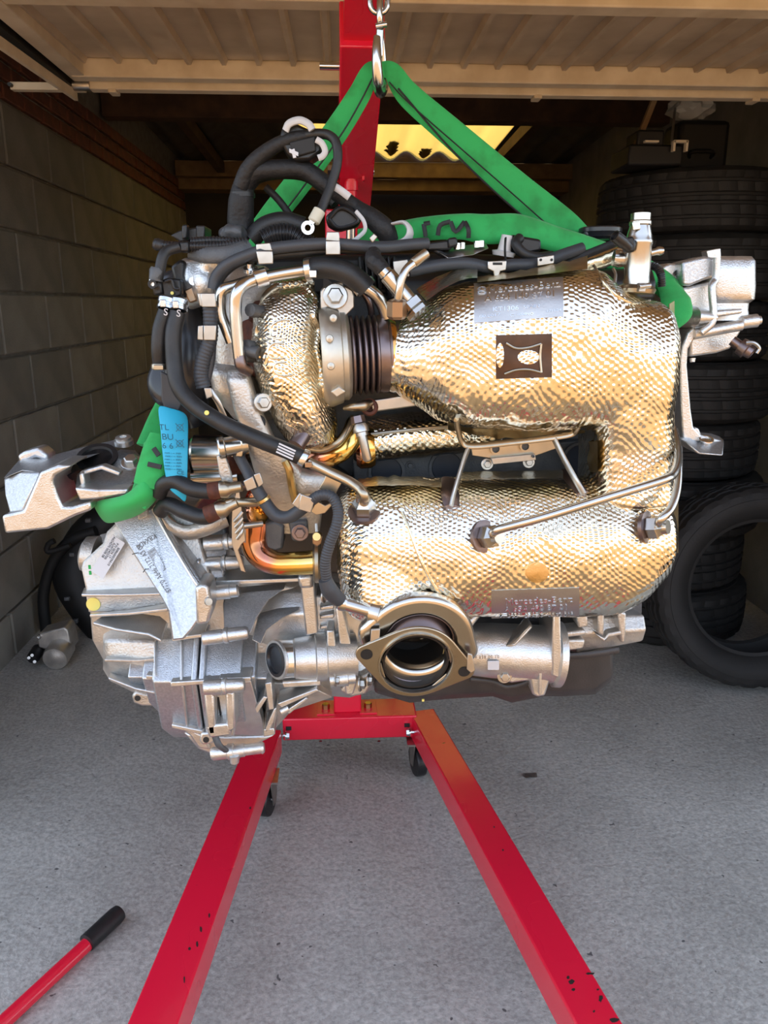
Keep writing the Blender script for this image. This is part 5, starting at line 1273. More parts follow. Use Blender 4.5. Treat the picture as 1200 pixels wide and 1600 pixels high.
PB = mk('pump_body', loftz([(403, 1088, 1160, 1.31, .05, .06, 4), (410, 1082, 1163, 1.31, .058, .07, 4), (450, 1080, 1163, 1.31, .06, .07, 4), (468, 1082, 1162, 1.31, .058, .07, 4), (474, 1085, 1157, 1.31, .05, .06, 3.5), (484, 1085, 1156, 1.31, .05, .06, 3.5), (500, 1080, 1158, 1.31, .052, .06, 3.5)], 36, 2), M['alu'], E, smooth=True, sharp=50)
mk('body_front', ppx([(1048, 452), (1075, 448), (1112, 440), (1118, 500), (1100, 512), (1070, 512), (1062, 480)], 1.25, .08), M['alu'], PB, bevel=.004)
mk('body_ear', ppx([(1034, 418), (1046, 411), (1066, 412), (1066, 446), (1040, 448), (1052, 470), (1040, 465)], 1.27, .05), M['alu'], PB, bevel=.005)
mk('ear_hole', lathe(P(1058, 426, 1.268), (0, -1, 0), [(0, 4.5 * um), (.001, 4.5 * um), (.001, 0)], 14), M['ink'], PB)
mk('body_panel', ppx([(1066, 409), (1102, 400), (1118, 404), (1120, 432), (1100, 438), (1078, 447), (1066, 446)], 1.245, .05), M['alu_speck'], PB, bevel=.004)
mk('body_edge', tube([P(1120, 402, 1.235), P(1118, 436, 1.235), P(1112, 450, 1.23), P(1114, 500, 1.225), P(1095, 520, 1.225)], .006, 10, 5), M['alu'], PB, smooth=True)
mk('body_post', ppx([(1104, 392), (1118, 389), (1126, 388), (1127, 406), (1106, 402)], 1.26, .02), M['alu'], PB, bevel=.001)
mk('body_shelf', ppx([(1110, 486), (1162, 482), (1160, 490), (1112, 497)], 1.225, .08), M['alu'], PB, bevel=.003)
mk('body_bulge', loftx([(1056, 482, 512, 1.27, .03, .03, 2.2), (1080, 478, 512, 1.25, .035, .03, 2.2), (1108, 486, 506, 1.25, .03, .03, 2.2)], 20, 3), M['alu'], PB, smooth=True)
mk('body_lower', ppx([(1080, 520), (1112, 510), (1158, 505), (1160, 515), (1142, 545), (1120, 552), (1078, 558)], 1.26, .07), M['alu'], PB, bevel=.004)
mk('body_pipe', cyl(P(1084, 522, 1.24), P(1158, 508, 1.24), 9 * um, 18), M['alu'], PB, smooth=True)
mk('shaft', lathe(P(1156, 504, 1.26), P(1190, 500, 1.26) - P(1156, 504, 1.26), [(0, 9 * um), (.002, 11 * um), (.028, 11 * um), (.029, 7 * um), (.034, 7 * um)], 18), M['alu'], PB, smooth=True, sharp=35)
mk('sensor', MB().add(cyl(P(1144, 532, 1.22), P(1162, 545, 1.21), 8 * um, 16)).add(lathe(P(1156, 540, 1.215), P(1182, 556, 1.20) - P(1156, 540, 1.215), [(0, 13 * um), (.012, 15 * um), (.014, 11 * um), (.022, 10 * um), (.023, 7 * um), (.018, 6 * um), (.018, 0)], 24)), M['bellow'], PB, smooth=True, sharp=35)
mk('sensor_clip', tube([P(1166, 536, 1.20), P(1178, 536, 1.195), P(1186, 544, 1.195), P(1182, 552, 1.195)], .003, 8), M['steel'], PB, smooth=True)
mk('body_screw', lathe(P(1082, 560, 1.25), (0, -.2, -1), [(0, 5 * um), (.006, 4 * um)], 12), M['alu'], PB, smooth=True)

# ================================================================ turbo side, top left
CC = mk('compressor_housing', remesh(MB().add(loftz([(415, 345, 420, 1.24, .03, .05, 2.3), (450, 335, 430, 1.235, .045, .05, 2.3), (520, 332, 420, 1.23, .055, .05, 2.3), (590, 335, 410, 1.23, .055, .05, 2.3), (625, 345, 420, 1.235, .04, .05, 2.2), (655, 365, 430, 1.24, .03, .04, 2)], 32, 4)), .006, 4), M['alu_rough'], E, smooth=True)
mk('volute', remesh(loftz([(565, 332, 392, 1.20, .02, .04, 2), (580, 328, 398, 1.195, .035, .04, 2.2), (610, 332, 402, 1.195, .035, .04, 2.2), (630, 345, 412, 1.20, .03, .04, 2), (650, 362, 420, 1.21, .015, .03, 2)], 28, 4), .005, 3), M['alu_rough'], CC, smooth=True)
mk('rusty_hub', lathe(P(402, 530, 1.18), (-.75, -.65, .1), [(-.03, .03), (-.02, .052), (0, .056), (.006, .05), (.010, .03), (.020, .026), (.020, 0)], 36), M['rust'], E, smooth=True, sharp=35)
for px, py in ((392, 542), (400, 486), (385, 556)):
    mk('hub_bolt', lathe(P(px, py, 1.12), (-.5, -.85, .1), [(-.02, .009), (0, .009), (.006, .010), (.014, .009), (.015, 0)], 12), M['darkgrey'], E, smooth=True, sharp=35)
mk('actuator_rod', cyl(P(376, 545, 1.115), P(404, 552, 1.105), .009, 16), M['darkgrey'], E, smooth=True)
# cast strut from the turbo down to the block
STt = mk('cast_strut', loftz([(580, 356, 388, 1.135, .016, .02, 3), (592, 354, 392, 1.13, .018, .02, 3), (640, 366, 408, 1.13, .018, .022, 3), (690, 385, 432, 1.135, .018, .022, 3), (730, 396, 468, 1.145, .018, .022, 3), (790, 415, 505, 1.165, .016, .022, 3), (830, 425, 500, 1.175, .014, .022, 3)], 24, 4), M['alu_rough'], E, smooth=True, sharp=50)
mk('strut_boss', lathe(P(408, 630, 1.125), (.25, -.96, .1), [(-.02, .014), (0, .014), (.004, .011), (.012, .010), (.012, 0)], 20), M['alu_rough'], STt, smooth=True, sharp=35)
hexbolt(STt, P(411, 629, 1.112), (.3, -.95, .1), .0085, M['steel'])
mk('strut_hole', lathe(P(402, 660, 1.118), (.1, -1, 0), [(0, .012), (.001, .011), (.001, 0)], 20), M['ink'], STt)
mk('strut_lug', ppx([(450, 815), (480, 812), (482, 838), (472, 848), (456, 846)], 1.145, .02), M['darkgrey'], STt, bevel=.004)
hexbolt(STt, P(469, 832, 1.143), (0, -1, .1), .0085, M['bellow'])
mk('strut_web', tube([P(445, 720, 1.125), P(452, 735, 1.125), P(456, 760, 1.13), P(462, 785, 1.14)], .006, 8), M['brass'], STt, smooth=True)
mk('alu_channel', loftx([(455, 728, 775, 1.16, .02, .03, 3), (480, 735, 770, 1.15, .02, .03, 3), (510, 738, 775, 1.15, .02, .03, 3), (525, 742, 785, 1.16, .015, .03, 3)], 20, 3), M['alu_rough'], E, smooth=True)
# throttle / pump casting at the top left corner
TC = mk('throttle_casting', remesh(MB().add(loftx([(285, 405, 470, 1.20, .02, .05, 2.6), (295, 402, 485, 1.195, .03, .05, 2.4), (315, 408, 478, 1.19, .034, .05, 2.3), (335, 420, 470, 1.19, .03, .05, 2.2)], 26, 3)).add(cyl(P(295, 418, 1.18), P(335, 412, 1.17), 12 * um, 24)), .004, 3), M['alu'], E, smooth=True)
mk('casting_cap', lathe(P(328, 413, 1.168), (1, -.1, .1), [(0, 13 * um), (.004, 15 * um), (.014, 15 * um), (.018, 11 * um), (.018, 0)], 24), M['alu_rough'], TC, smooth=True, sharp=35)
mk('casting_boss', lathe(P(302, 440, 1.165), (.1, -1, .1), [(0, 7 * um), (.006, 6 * um), (.006, 0)], 16), M['alu'], TC, smooth=True)
mk('actuator_cover', ppx([(266, 416), (282, 404), (290, 410), (288, 430), (297, 450), (296, 464), (286, 466), (272, 440)], 1.165, .06), M['black'], TC, bevel=.005)
mk('actuator_tab', ppx([(287, 454), (300, 448), (308, 470), (296, 474)], 1.16, .03), M['copper_brn'], TC, bevel=.002)
# dark intake pipe and air box behind the hoses
AP = mk('intake_pipe', tube([P(275, 440, 1.28), P(288, 500, 1.26), P(296, 560, 1.245), P(290, 610, 1.25), P(300, 650, 1.28)], [.030, .036, .040, .038, .03], 28, 6), M['satin'], E, smooth=True)
mk('intake_box', ppx([(244, 425), (300, 415), (330, 430), (332, 620), (300, 640), (258, 640), (246, 560)], 1.31, .12), M['satin'], E, bevel=.012)
mk('intake_bulge', lathe(P(268, 592, 1.23), (-.2, -.9, .3), [(-.05, .05), (-.01, .046), (0, .04), (.004, .03), (.004, 0)], 32), M['satin'], E, smooth=True)
mk('hanging_bracket', ppx([(250, 580), (262, 585), (284, 630), (280, 642), (270, 647), (258, 642), (252, 625)], 1.175, .006), M['greyrub'], E, bevel=.002)
mk('fuse_carrier', MB().add(ppx([(266, 368), (280, 360), (300, 356), (322, 353), (322, 372), (300, 374), (282, 378)], 1.22, .05)).add(ppx([(284, 352), (292, 350), (292, 372), (284, 374)], 1.20, .02)).add(ppx([(306, 352), (320, 352), (320, 372), (306, 372)], 1.205, .02)), M['black'], E, bevel=.002)
mk('wrapped_plug', remesh(loftx([(345, 360, 375, 1.22, .02, .02, 2.5), (358, 350, 378, 1.21, .025, .02, 2.6), (380, 352, 380, 1.21, .025, .02, 2.6), (388, 362, 380, 1.22, .015, .02, 2.4)], 20, 3), .003, 1, .002, 60), M['darkgrey'], E, smooth=True)
# connector block with two quick couplings
QB = mk('coupling_block', MB().add(ppx([(250, 438), (262, 434), (282, 436), (284, 462), (268, 468), (254, 462)], 1.14, .05)).add(ppx([(236, 440), (252, 436), (254, 460), (240, 462)], 1.135, .04)), M['black'], E, bevel=.003)
mk('coupling_clip', ppx([(232, 436), (242, 434), (246, 448), (236, 452)], 1.125, .02), M['chrome'], QB, bevel=.0015)
mk('coupling_clip', ring(P(238, 444, 1.122), (0, 1, 0), .006, .003, .003, 16), M['ink'], QB)
mk('coupling_rim', tube([P(258, 440, 1.132), P(268, 438, 1.132), P(272, 450, 1.132), P(280, 452, 1.132)], .0022, 8), M['black'], QB, smooth=True)
mk('paint_mark', lathe(P(269, 458, 1.136), (0, -1, .1), [(0, .0026), (.001, .0022), (.001, 0)], 10), M['yellow'], QB)
for px, py in ((260, 474), (280, 476)):
    a = P(px + 2, py - 8, 1.125); b = P(px - 1, py + 8, 1.12)
    c_ = mk('hose_clamp', lathe(a, b - a, [(0, 11.5 * um), (.002, 13 * um), (.008, 13 * um), (.009, 11.5 * um), (.011, 11.5 * um), (.012, 12.5 * um), (.016, 12.5 * um)], 20), M['chrome'], E, smooth=True, sharp=35)
    mk('clamp_ear', box(P(px - 5, py, 1.11), (.008, .006, .010)), M['chrome'], c_, bevel=.001)
    text('printed_mark', 'S', P(px - 1, py + 14, 1.107), (1, 0, -.2), (0, -.2, 1), 14 * um, .0003, M['label'], c_)
mk('coupling_stub', cyl(P(262, 465, 1.13), P(261, 472, 1.127), 8 * um, 16), M['black'], E, smooth=True)
H1 = mk('coolant_hose', tube([P(259, 486, 1.122), P(250, 515, 1.12), P(248, 545, 1.12), P(250, 568, 1.125)], .0105, 18, 6), M['rubber'], E, smooth=True)
mk('coolant_hose', tube([P(278, 488, 1.12), P(271, 520, 1.115), P(272, 560, 1.11), P(278, 600, 1.10), P(300, 630, 1.09), P(345, 660, 1.075), P(400, 685, 1.065), P(450, 705, 1.06), P(478, 718, 1.062)], .0118, 18, 6), M['rubber'], E, smooth=True)
mk('hose_clamp', lathe(P(250, 568, 1.12), (0, 0, -1), [(0, 11.5 * um), (.002, 12.5 * um), (.007, 12.5 * um), (.008, 11.5 * um)], 20), M['steel_warm'], E, smooth=True)
mk('clamp_ear', box(P(248, 574, 1.108), (.014, .006, .007)), M['steel_warm'], H1, bevel=.001)
mk('hose_clamp', lathe(P(470, 713, 1.06), P(482, 720, 1.06) - P(470, 713, 1.06), [(0, .0125), (.003, .0135), (.008, .0135), (.009, .0125)], 20), M['chrome'], E, smooth=True)
mk('clamp_screw', box(P(482, 726, 1.05), (.010, .006, .008)), M['copper_brn'], E, bevel=.001)
pr = MB()
for k in range(4):
    a = P(436 - k * 1.5, 700 + k * 4.2 - 7, 1.0475); b = P(462 - k * 1.5, 712 + k * 4.2 - 7, 1.0475); pr.add(bar(a, b, .0012, .0022))
mk('printed_lines', pr, M['label'], E)
mk('paint_mark', lathe(P(323, 645, 1.068), (0, -1, .3), [(0, .0035), (.001, .003), (.001, 0)], 10), M['yellow'], E)
# paired metal coolant pipes arching to the hose over the flange
for off, c, rr in ((0, 'stain', .0085), (1, 'stain', .0080)):
    if off == 0: pts = [P(374, 560, 1.10), P(370, 520, 1.10), P(368, 480, 1.10), P(372, 455, 1.10), P(390, 440, 1.11), P(430, 430, 1.12), P(478, 422, 1.125)]
    else: pts = [P(362, 535, 1.12), P(352, 510, 1.12), P(345, 490, 1.12), P(344, 465, 1.12), P(350, 452, 1.12), P(368, 446, 1.125), P(392, 438, 1.13)]
    mk('coolant_pipe', tube(pts, rr, 16, 8), M[c], E, smooth=True)
mk('pipe_saddle', lathe(P(398, 437, 1.112), P(414, 432, 1.115) - P(398, 437, 1.112), [(0, .010), (.001, .0125), (.017, .0125), (.018, .010)], 20), M['alu_mach'], E, smooth=True)
mk('saddle_bolt', lathe(P(392, 424, 1.13), (0, -.4, .9), [(0, .010), (.005, .010), (.006, .006), (.012, .006), (.012, 0)], 14), M['alu_mach'], E, smooth=True)
mk('pipe_end', tube([P(374, 556, 1.10), P(377, 572, 1.10), P(388, 580, 1.115)], .0085, 14), M['bellow'], E, smooth=True)
mk('coolant_hose', tube([P(480, 421, 1.125), P(510, 418, 1.12), P(540, 425, 1.115), P(565, 443, 1.115), P(574, 452, 1.115)], .0150, 20, 8), M['rubber'], E, smooth=True)
for a, b in (((478, 423), (490, 421)), ((566, 443), (575, 454))):
    q = P(*a, 1.12); w_ = P(*b, 1.118)
    mk('hose_clamp', lathe(q, w_ - q, [(0, .0155), (.001, .0168), (.009, .0168), (.010, .0155)], 24), M['chrome'], E, smooth=True)
mk('clamp_ear', box(P(489, 428, 1.10), (.010, .006, .010)), M['chrome'], E, bevel=.001)
mk('coolant_pipe', tube([P(572, 450, 1.118), P(588, 462, 1.12), P(598, 478, 1.125), P(604, 496, 1.13)], .0088, 16), M['stain'], E, smooth=True)
mk('coolant_pipe', tube([P(568, 458, 1.17), P(576, 470, 1.17), P(580, 486, 1.175), P(580, 500, 1.18)], .005, 12), M['bellow'], E, smooth=True)
mk('oil_feed', tube([P(412, 480, 1.15), P(414, 466, 1.15), P(422, 456, 1.155), P(432, 450, 1.16)], .006, 12), M['steel_warm'], E, smooth=True)
# lambda sensor and pressure pick-up on the catalyst neck
LS = mk('lambda_sensor', MB().add(cyl(P(596, 420, 1.08), P(607, 432, 1.078), .0095, 18)).add(lathe(P(604, 428, 1.078), P(646, 478, 1.075) - P(604, 428, 1.078), [(0, .009), (.002, .0115), (.045, .0115), (.046, .013), (.056, .013)], 22)), M['stain'], E, smooth=True, sharp=35)
mk('sensor_nut', lathe(P(640, 472, 1.075), P(655, 490, 1.07) - P(640, 472, 1.075), [(0, .012), (.001, .0175), (.011, .0175), (.013, .014), (.014, .017), (.020, .017)], 6), M['stain'], LS, smooth=True, sharp=25)
mk('sensor_boot', remesh(MB().add(tube([P(583, 393, 1.10), P(584, 405, 1.09), P(592, 415, 1.082), P(600, 425, 1.079)], [.010, .0125, .0115, .010], 14)), .002, 2, .0016, 120), M['tape'], LS, smooth=True)
mk('pickup_pipe', tube([P(666, 396, 1.07), P(652, 407, 1.065), P(636, 420, 1.058), P(628, 436, 1.055), P(624, 455, 1.055), P(621, 474, 1.06)], [.0065, .0065, .0055, .0055, .0055, .0055], 14, 8), M['stain'], E, smooth=True)
mk('pickup_sleeve', lathe(P(667, 395, 1.07), P(646, 411, 1.062) - P(667, 395, 1.07), [(0, .004), (.001, .0068), (.024, .0068), (.025, .006)], 16), M['steel_warm'], E, smooth=True)
mk('pickup_nut', lathe(P(620, 494, 1.062), (0, -.1, 1), [(-.004, .010), (0, .0135), (.019, .0135), (.021, .011), (.023, .006)], 6), M['copper_brn'], E, smooth=True, sharp=25)
# valve standing on the elbow
vz = P(993, 452, 1.12); uv = U(993, 420, 1.12)
VV = mk('dosing_valve', lathe(vz, (0, .02, 1), [(0, 20 * uv), (14 * uv, 20.5 * uv), (16 * uv, 20 * uv), (66 * uv, 20 * uv), (68 * uv, 21 * uv), (72 * uv, 21 * uv), (74 * uv, 20 * uv), (80 * uv, 19 * uv), (92 * uv, 16 * uv), (94 * uv, 15.5 * uv), (96 * uv, 16.8 * uv), (100 * uv, 16.8 * uv), (102 * uv, 15 * uv), (112 * uv, 15 * uv), (113 * uv, 12 * uv), (108 * uv, 11 * uv), (108 * uv, 0)], 36), M['stain'], E, smooth=True, sharp=30)
mk('band_clamp', lathe(vz - Vector((0, 0, 3 * uv)), (.05, .02, 1), [(-4 * uv, 22 * uv), (-3 * uv, 29 * uv), (3 * uv, 31 * uv), (8 * uv, 27 * uv), (10 * uv, 21 * uv)], 36), M['steel_warm'], VV, smooth=True)
mk('clamp_bolt', MB().add(box(P(1002, 449, 1.09), (.010, .010, .012))).add(cyl(P(998, 448, 1.085), P(1016, 446, 1.09), .004, 12)), M['steel'], VV, bevel=.001)
mk('clamp_tail', tube([P(964, 450, 1.105), P(960, 448, 1.10), P(962, 430, 1.11), P(958, 420, 1.12)], .0022, 8), M['steel'], VV, smooth=True)
mk('socket', ppx([(978, 372), (990, 368), (995, 382), (992, 394), (980, 394)], 1.095, .02), M['black'], VV, bevel=.003)
mk('plug', lathe(P(960, 368, 1.075), P(984, 388, 1.085) - P(960, 368, 1.075), [(.004, 0), (.004, 6 * uv), (0, 7 * uv), (0, 8.5 * uv), (.018, 9 * uv), (.020, 8 * uv), (.030, 7.5 * uv)], 18), M['black'], VV, smooth=True, sharp=35)
mk('nozzle', lathe(P(1010, 397, 1.12), P(1036, 391, 1.12) - P(1010, 397, 1.12), [(0, 5.5 * uv), (.014, 5.5 * uv), (.016, 7 * uv), (.020, 7 * uv), (.024, 5 * uv), (.024, 0)], 16), M['stain'], VV, smooth=True)
mk('side_port', lathe(P(976, 405, 1.13), (-1, .1, .1), [(0, 12 * uv), (.008, 14 * uv), (.016, 12 * uv), (.016, 6 * uv)], 20), M['stain'], VV, smooth=True)
mk('latch_tab', ppx([(988, 347), (1000, 345), (1001, 358), (989, 360)], 1.105, .003), M['stain'], VV, bevel=.0008)
mk('wiring_conduit', tube([P(1012, 415, 1.17), P(1026, 418, 1.16), P(1033, 430, 1.15), P(1034, 448, 1.15)], .0055, 12, 6, rib=.003), M['conduit'], E, smooth=True)
# rail behind the valve with foil
FR = mk('foil_rail', remesh(loftx([(880, 412, 432, 1.22, .012, .02, 3), (920, 400, 426, 1.21, .014, .02, 3), (960, 386, 414, 1.20, .014, .02, 3), (975, 384, 408, 1.20, .012, .02, 3)], 20, 4), .004, 1, .0015, 80), M['foil_plain'], E, smooth=True)
mk('rail_edge', tube([P(884, 410, 1.20), P(915, 398, 1.195), P(940, 388, 1.19), P(965, 378, 1.185)], .006, 8, 5, flat=.5), M['tape'], FR, smooth=True)
# filler cap
FC = mk('filler_cap', lathe(P(937, 375, 1.36), (0, 0, 1), [(0, .026), (.004, .032), (.010, .034), (.012, .036), (.018, .036), (.020, .033), (.020, 0)], 32), M['satin'], E, smooth=True, sharp=30)
mk('cap_grip', ppx([(914, 360), (960, 357), (962, 366), (914, 370)], 1.34, .02), M['satin'], FC, bevel=.003)

# ================================================================ mid left: pipes, clips, brackets
for pts, r_, m_ in (([P(248, 772, 1.15), P(256, 757, 1.14), P(275, 752, 1.13), P(300, 764, 1.12), P(330, 768, 1.115), P(345, 766, 1.115)], .0118, 'rubber'), ([P(250, 800, 1.16), P(262, 788, 1.15), P(290, 800, 1.13), P(320, 808, 1.12), P(345, 796, 1.115)], .0118, 'rubber')):
    mk('braided_hose', tube(pts, r_, 18, 8), M[m_], E, smooth=True)
for a, b in (((326, 768), (346, 765)), ((322, 805), (342, 797))):
    q = P(*a, 1.114); w_ = P(*b, 1.114); mk('hose_sleeve', lathe(q, w_ - q, [(0, .0122), (.001, .0132), ((w_ - q).length, .0132)], 20), M['rust'], E, smooth=True)
    d_ = (w_ - q).normalized(); mk('hose_ferrule', lathe(w_, d_, [(-.003, .0125), (.0, .0138), (.008, .0138), (.012, .011), (.016, .009), (.03, .0075), (.034, 0)], 20), M['steel_warm'], E, smooth=True, sharp=35)
mk('oil_pipe', tube([P(350, 790, 1.115), P(362, 785, 1.115), P(385, 785, 1.12), P(412, 784, 1.13)], .0072, 14), M['steel_warm'], E, smooth=True)
mk('oil_pipe', tube([P(352, 763, 1.115), P(368, 760, 1.115), P(385, 758, 1.12)], .0072, 14), M['bellow'], E, smooth=True)
# cooler cylinders behind
CY = mk('oil_cooler', lathe(P(300, 708, 1.26), (1, 0, -.02), [(0, .026), (.004, .030), (.050, .030), (.052, .027), (.07, .027)], 32), M['stain'], E, smooth=True, sharp=35)
mk('cooler_end', lathe(P(300, 712, 1.262), (-1, 0, 0), [(0, .028), (.03, .027), (.036, .02), (.036, 0)], 28), M['satin'], CY, smooth=True)
mk('cooler_rod', cyl(P(300, 747, 1.25), P(372, 744, 1.25), .014, 20), M['stain'], E, smooth=True)
mk('cooler_body', loftx([(345, 700, 735, 1.26, .03, .03, 2), (362, 705, 742, 1.25, .03, .03, 2), (385, 710, 740, 1.26, .02, .03, 2)], 20, 3), M['rust'], E, smooth=True)
# open pipe stub
OS = mk('open_pipe_stub', lathe(P(343, 700, 1.11), Vector((.95, .22, .12)), [(.024, 0), (.024, 12.5 * um), (0, 13 * um), (-.002, 15 * um), (0, 16.5 * um), (.006, 16.5 * um), (.008, 14.5 * um), (.03, 14.5 * um), (.032, 16 * um), (.04, 16 * um)], 32), M['stain'], E, smooth=True, sharp=35)
OS.rotation_euler = (0, 0, 0)
mk('stub_lug', ppx([(372, 704), (380, 704), (378, 714), (368, 713)], 1.105, .01), M['steel_warm'], OS, bevel=.001)
mk('vertical_bracket', ppx([(338, 712), (352, 710), (362, 740), (366, 770), (372, 800), (384, 830), (384, 850), (378, 845), (365, 800), (352, 770), (342, 740)], 1.13, .005), M['alu_rough'], E, bevel=.002)
HS = mk('ribbed_heat_guard', ppx([(362, 800), (372, 752), (378, 800), (384, 845), (378, 850), (372, 860), (384, 895), (376, 892), (362, 850)], 1.115, .004), M['steel'], E, bevel=.001)
for k in range(4): mk('guard_rib', tube([P(366 + k * 1.5, 815 + k * 9, 1.112), P(373 + k * 1, 808 + k * 9, 1.11), P(379, 800 + k * 9, 1.112)], .0026, 8), M['steel'], HS, smooth=True)
# springs / corrugated pieces
mk('flexible_pipe', tube([P(392, 778, 1.17), P(404, 782, 1.165), P(416, 788, 1.17)], .018, 18, 8, rib=.006, riba=.1), M['tint'], E, smooth=True)
mk('flexible_ring', lathe(P(398, 800, 1.16), (.8, -.5, .2), [(0, .020), (.003, .023), (.008, .023), (.010, .018)], 24), M['tint'], E, smooth=True)
# wiring sleeve winding through the clips
mk('wiring_sleeve', tube([P(372, 710, 1.12), P(385, 735, 1.11), P(398, 758, 1.10), P(412, 782, 1.095), P(430, 804, 1.09), P(450, 808, 1.085), P(470, 796, 1.08), P(482, 786, 1.075)], [.008, .008, .009, .0095, .0095, .0095, .0095, .0085], 14, 6), M['greyrub'], E, smooth=True)
mk('tie_ring', lathe(P(410, 778, 1.094), Vector((.5, 0, -.85)), [(0, .009), (.001, .0112), (.005, .0112), (.006, .009)], 18), M['foil_tan'], E, smooth=True)
mk('wiring_sleeve', tube([P(482, 786, 1.07), P(500, 774, 1.06), P(518, 776, 1.055), P(528, 795, 1.05), P(526, 820, 1.045), P(515, 850, 1.045), P(508, 880, 1.045), P(512, 912, 1.05), P(520, 930, 1.055)], .0078, 14, 6, rib=.004, riba=.04), M['greyrub'], E, smooth=True)
mk('sensor_boot', tube([P(508, 905, 1.048), P(514, 920, 1.05), P(524, 932, 1.055), P(536, 941, 1.06)], [.010, .0125, .012, .010], 14), M['greyrub'], E, smooth=True)
def clip(pts, Y, m='steel', depth=.004): return mk('cable_clip', ppx(pts, Y, depth), M[m], E, bevel=.0012)
clip([(380, 752), (395, 744), (402, 762), (386, 768)], 1.085); clip([(396, 742), (406, 738), (412, 756), (404, 762)], 1.082)
clip([(456, 788), (468, 770), (482, 778), (470, 798)], 1.062); clip([(470, 772), (492, 780), (486, 802), (466, 796)], 1.058)
mk('bracket_leaf', ppx([(512, 735), (538, 748), (524, 772), (498, 764), (505, 752)], 1.075, .003), M['steel_warm'], E, bevel=.001)
mk('bracket_leaf', ppx([(494, 782), (508, 790), (516, 786), (518, 790), (508, 802), (494, 805), (486, 800)], 1.07, .003), M['steel_warm'], E, bevel=.001)
clip([(313, 458), (336, 458), (338, 480), (315, 480)], 1.10); clip([(308, 458), (318, 458), (320, 480), (312, 478)], 1.108)
clip([(318, 508), (338, 508), (337, 532), (318, 532)], 1.10); clip([(309, 509), (318, 508), (318, 532), (308, 531)], 1.108)
clip([(318, 606), (330, 606), (332, 620), (322, 624)], 1.10)
mk('clip_tail', tube([P(328, 610, 1.11), P(340, 628, 1.11), P(350, 650, 1.115), P(356, 660, 1.12), P(372, 662, 1.12)], .004, 8, 5, flat=.4), M['steel'], E, smooth=True)
# grey sleeve running down the turbo side
mk('wiring_sleeve', tube([P(328, 470, 1.115), P(329, 500, 1.115), P(328, 530, 1.115), P(318, 560, 1.115), P(314, 585, 1.115), P(318, 605, 1.115)], .0105, 16, 6, rib=.005, riba=.03), M['greyrub'], E, smooth=True)
mk('wiring_sleeve', tube([P(333, 530, 1.12), P(331, 560, 1.12), P(325, 590, 1.12), P(321, 606, 1.12)], .005, 12), M['greyrub'], E, smooth=True)
# egr elbow, heat tinted, with its V clamp
mk('egr_pipe', tube([P(400, 815, 1.17), P(398, 845, 1.165), P(408, 868, 1.155), P(432, 880, 1.145), P(465, 880, 1.14), P(494, 878, 1.14)], [.026, .024, .021, .018, .0185, .019], 24, 8), M['tint'], E, smooth=True)
EC = mk('pipe_clamp', lathe(P(489, 877, 1.14), (1, 0, 0), [(0, .019), (.001, .030), (.004, .034), (.009, .034), (.012, .030), (.013, .019)], 32, sy=1.0), M['steel_warm'], E, smooth=True)
mk('clamp_block', ppx([(488, 838), (496, 835), (504, 838), (502, 850), (496, 855), (488, 850)], 1.105, .02), M['copper_brn'], EC, bevel=.002)
mk('clamp_nut', lathe(P(495, 838, 1.105), (0, -1, .2), [(0, .007), (.006, .006), (.006, 0)], 16), M['brass'], EC, smooth=True)
mk('clamp_pin', cyl(P(494, 818, 1.12), P(495, 832, 1.115), .003, 10), M['steel'], EC, smooth=True)
mk('dark_block', ppx([(412, 818), (430, 814), (444, 822), (442, 858), (430, 862), (415, 858)], 1.15, .06), M['darkgrey'], E, bevel=.004)
mk('dark_filler', ppx([(345, 720), (520, 730), (560, 760), (545, 900), (400, 880), (360, 860)], 1.26, .05), M['pan'], E, bevel=.004)
mk('small_rod', cyl(P(380, 822, 1.13), P(410, 818, 1.14), .005, 12), M['steel'], E, smooth=True)

# ================================================================ top: hoses, looms, plugs
mk('vacuum_hose', tube([P(333, 452, 1.13), P(338, 432, 1.13), P(358, 412, 1.125), P(395, 396, 1.12), P(420, 389, 1.12), P(470, 383, 1.12), P(520, 381, 1.12), P(560, 384, 1.12), P(600, 386, 1.13), P(640, 382, 1.15), P(668, 380, 1.16)], .0080, 16, 6), M['greyrub'], E, smooth=True)
mk('vacuum_hose', tube([P(340, 452, 1.135), P(348, 432, 1.135), P(372, 412, 1.135), P(410, 402, 1.13), P(460, 396, 1.13), P(520, 392, 1.13), P(580, 392, 1.13)], .0050, 12, 6), M['rubber'], E, smooth=True)
clip([(400, 392), (426, 392), (427, 412), (404, 413)], 1.105); clip([(400, 381), (422, 379), (426, 392), (400, 392)], 1.112)
clip([(509, 376), (531, 376), (532, 398), (509, 398)], 1.105); clip([(511, 362), (530, 362), (531, 378), (509, 376)], 1.112)
clip([(577, 372), (584, 364), (590, 370), (582, 380)], 1.10); clip([(614, 408), (637, 405), (640, 432), (616, 432)], 1.14)
LB = mk('loom_band', tube([P(297, 392, 1.16), P(320, 398, 1.145), P(350, 398, 1.14), P(375, 392, 1.145), P(390, 383, 1.155)], .0115, 12, 6, flat=.35, up=(0, -1, 0)), M['darkgrey'], E, smooth=True)
mk('loom_tie', ppx([(279, 378), (294, 376), (295, 394), (280, 394)], 1.14, .02), M['black'], E, bevel=.003)
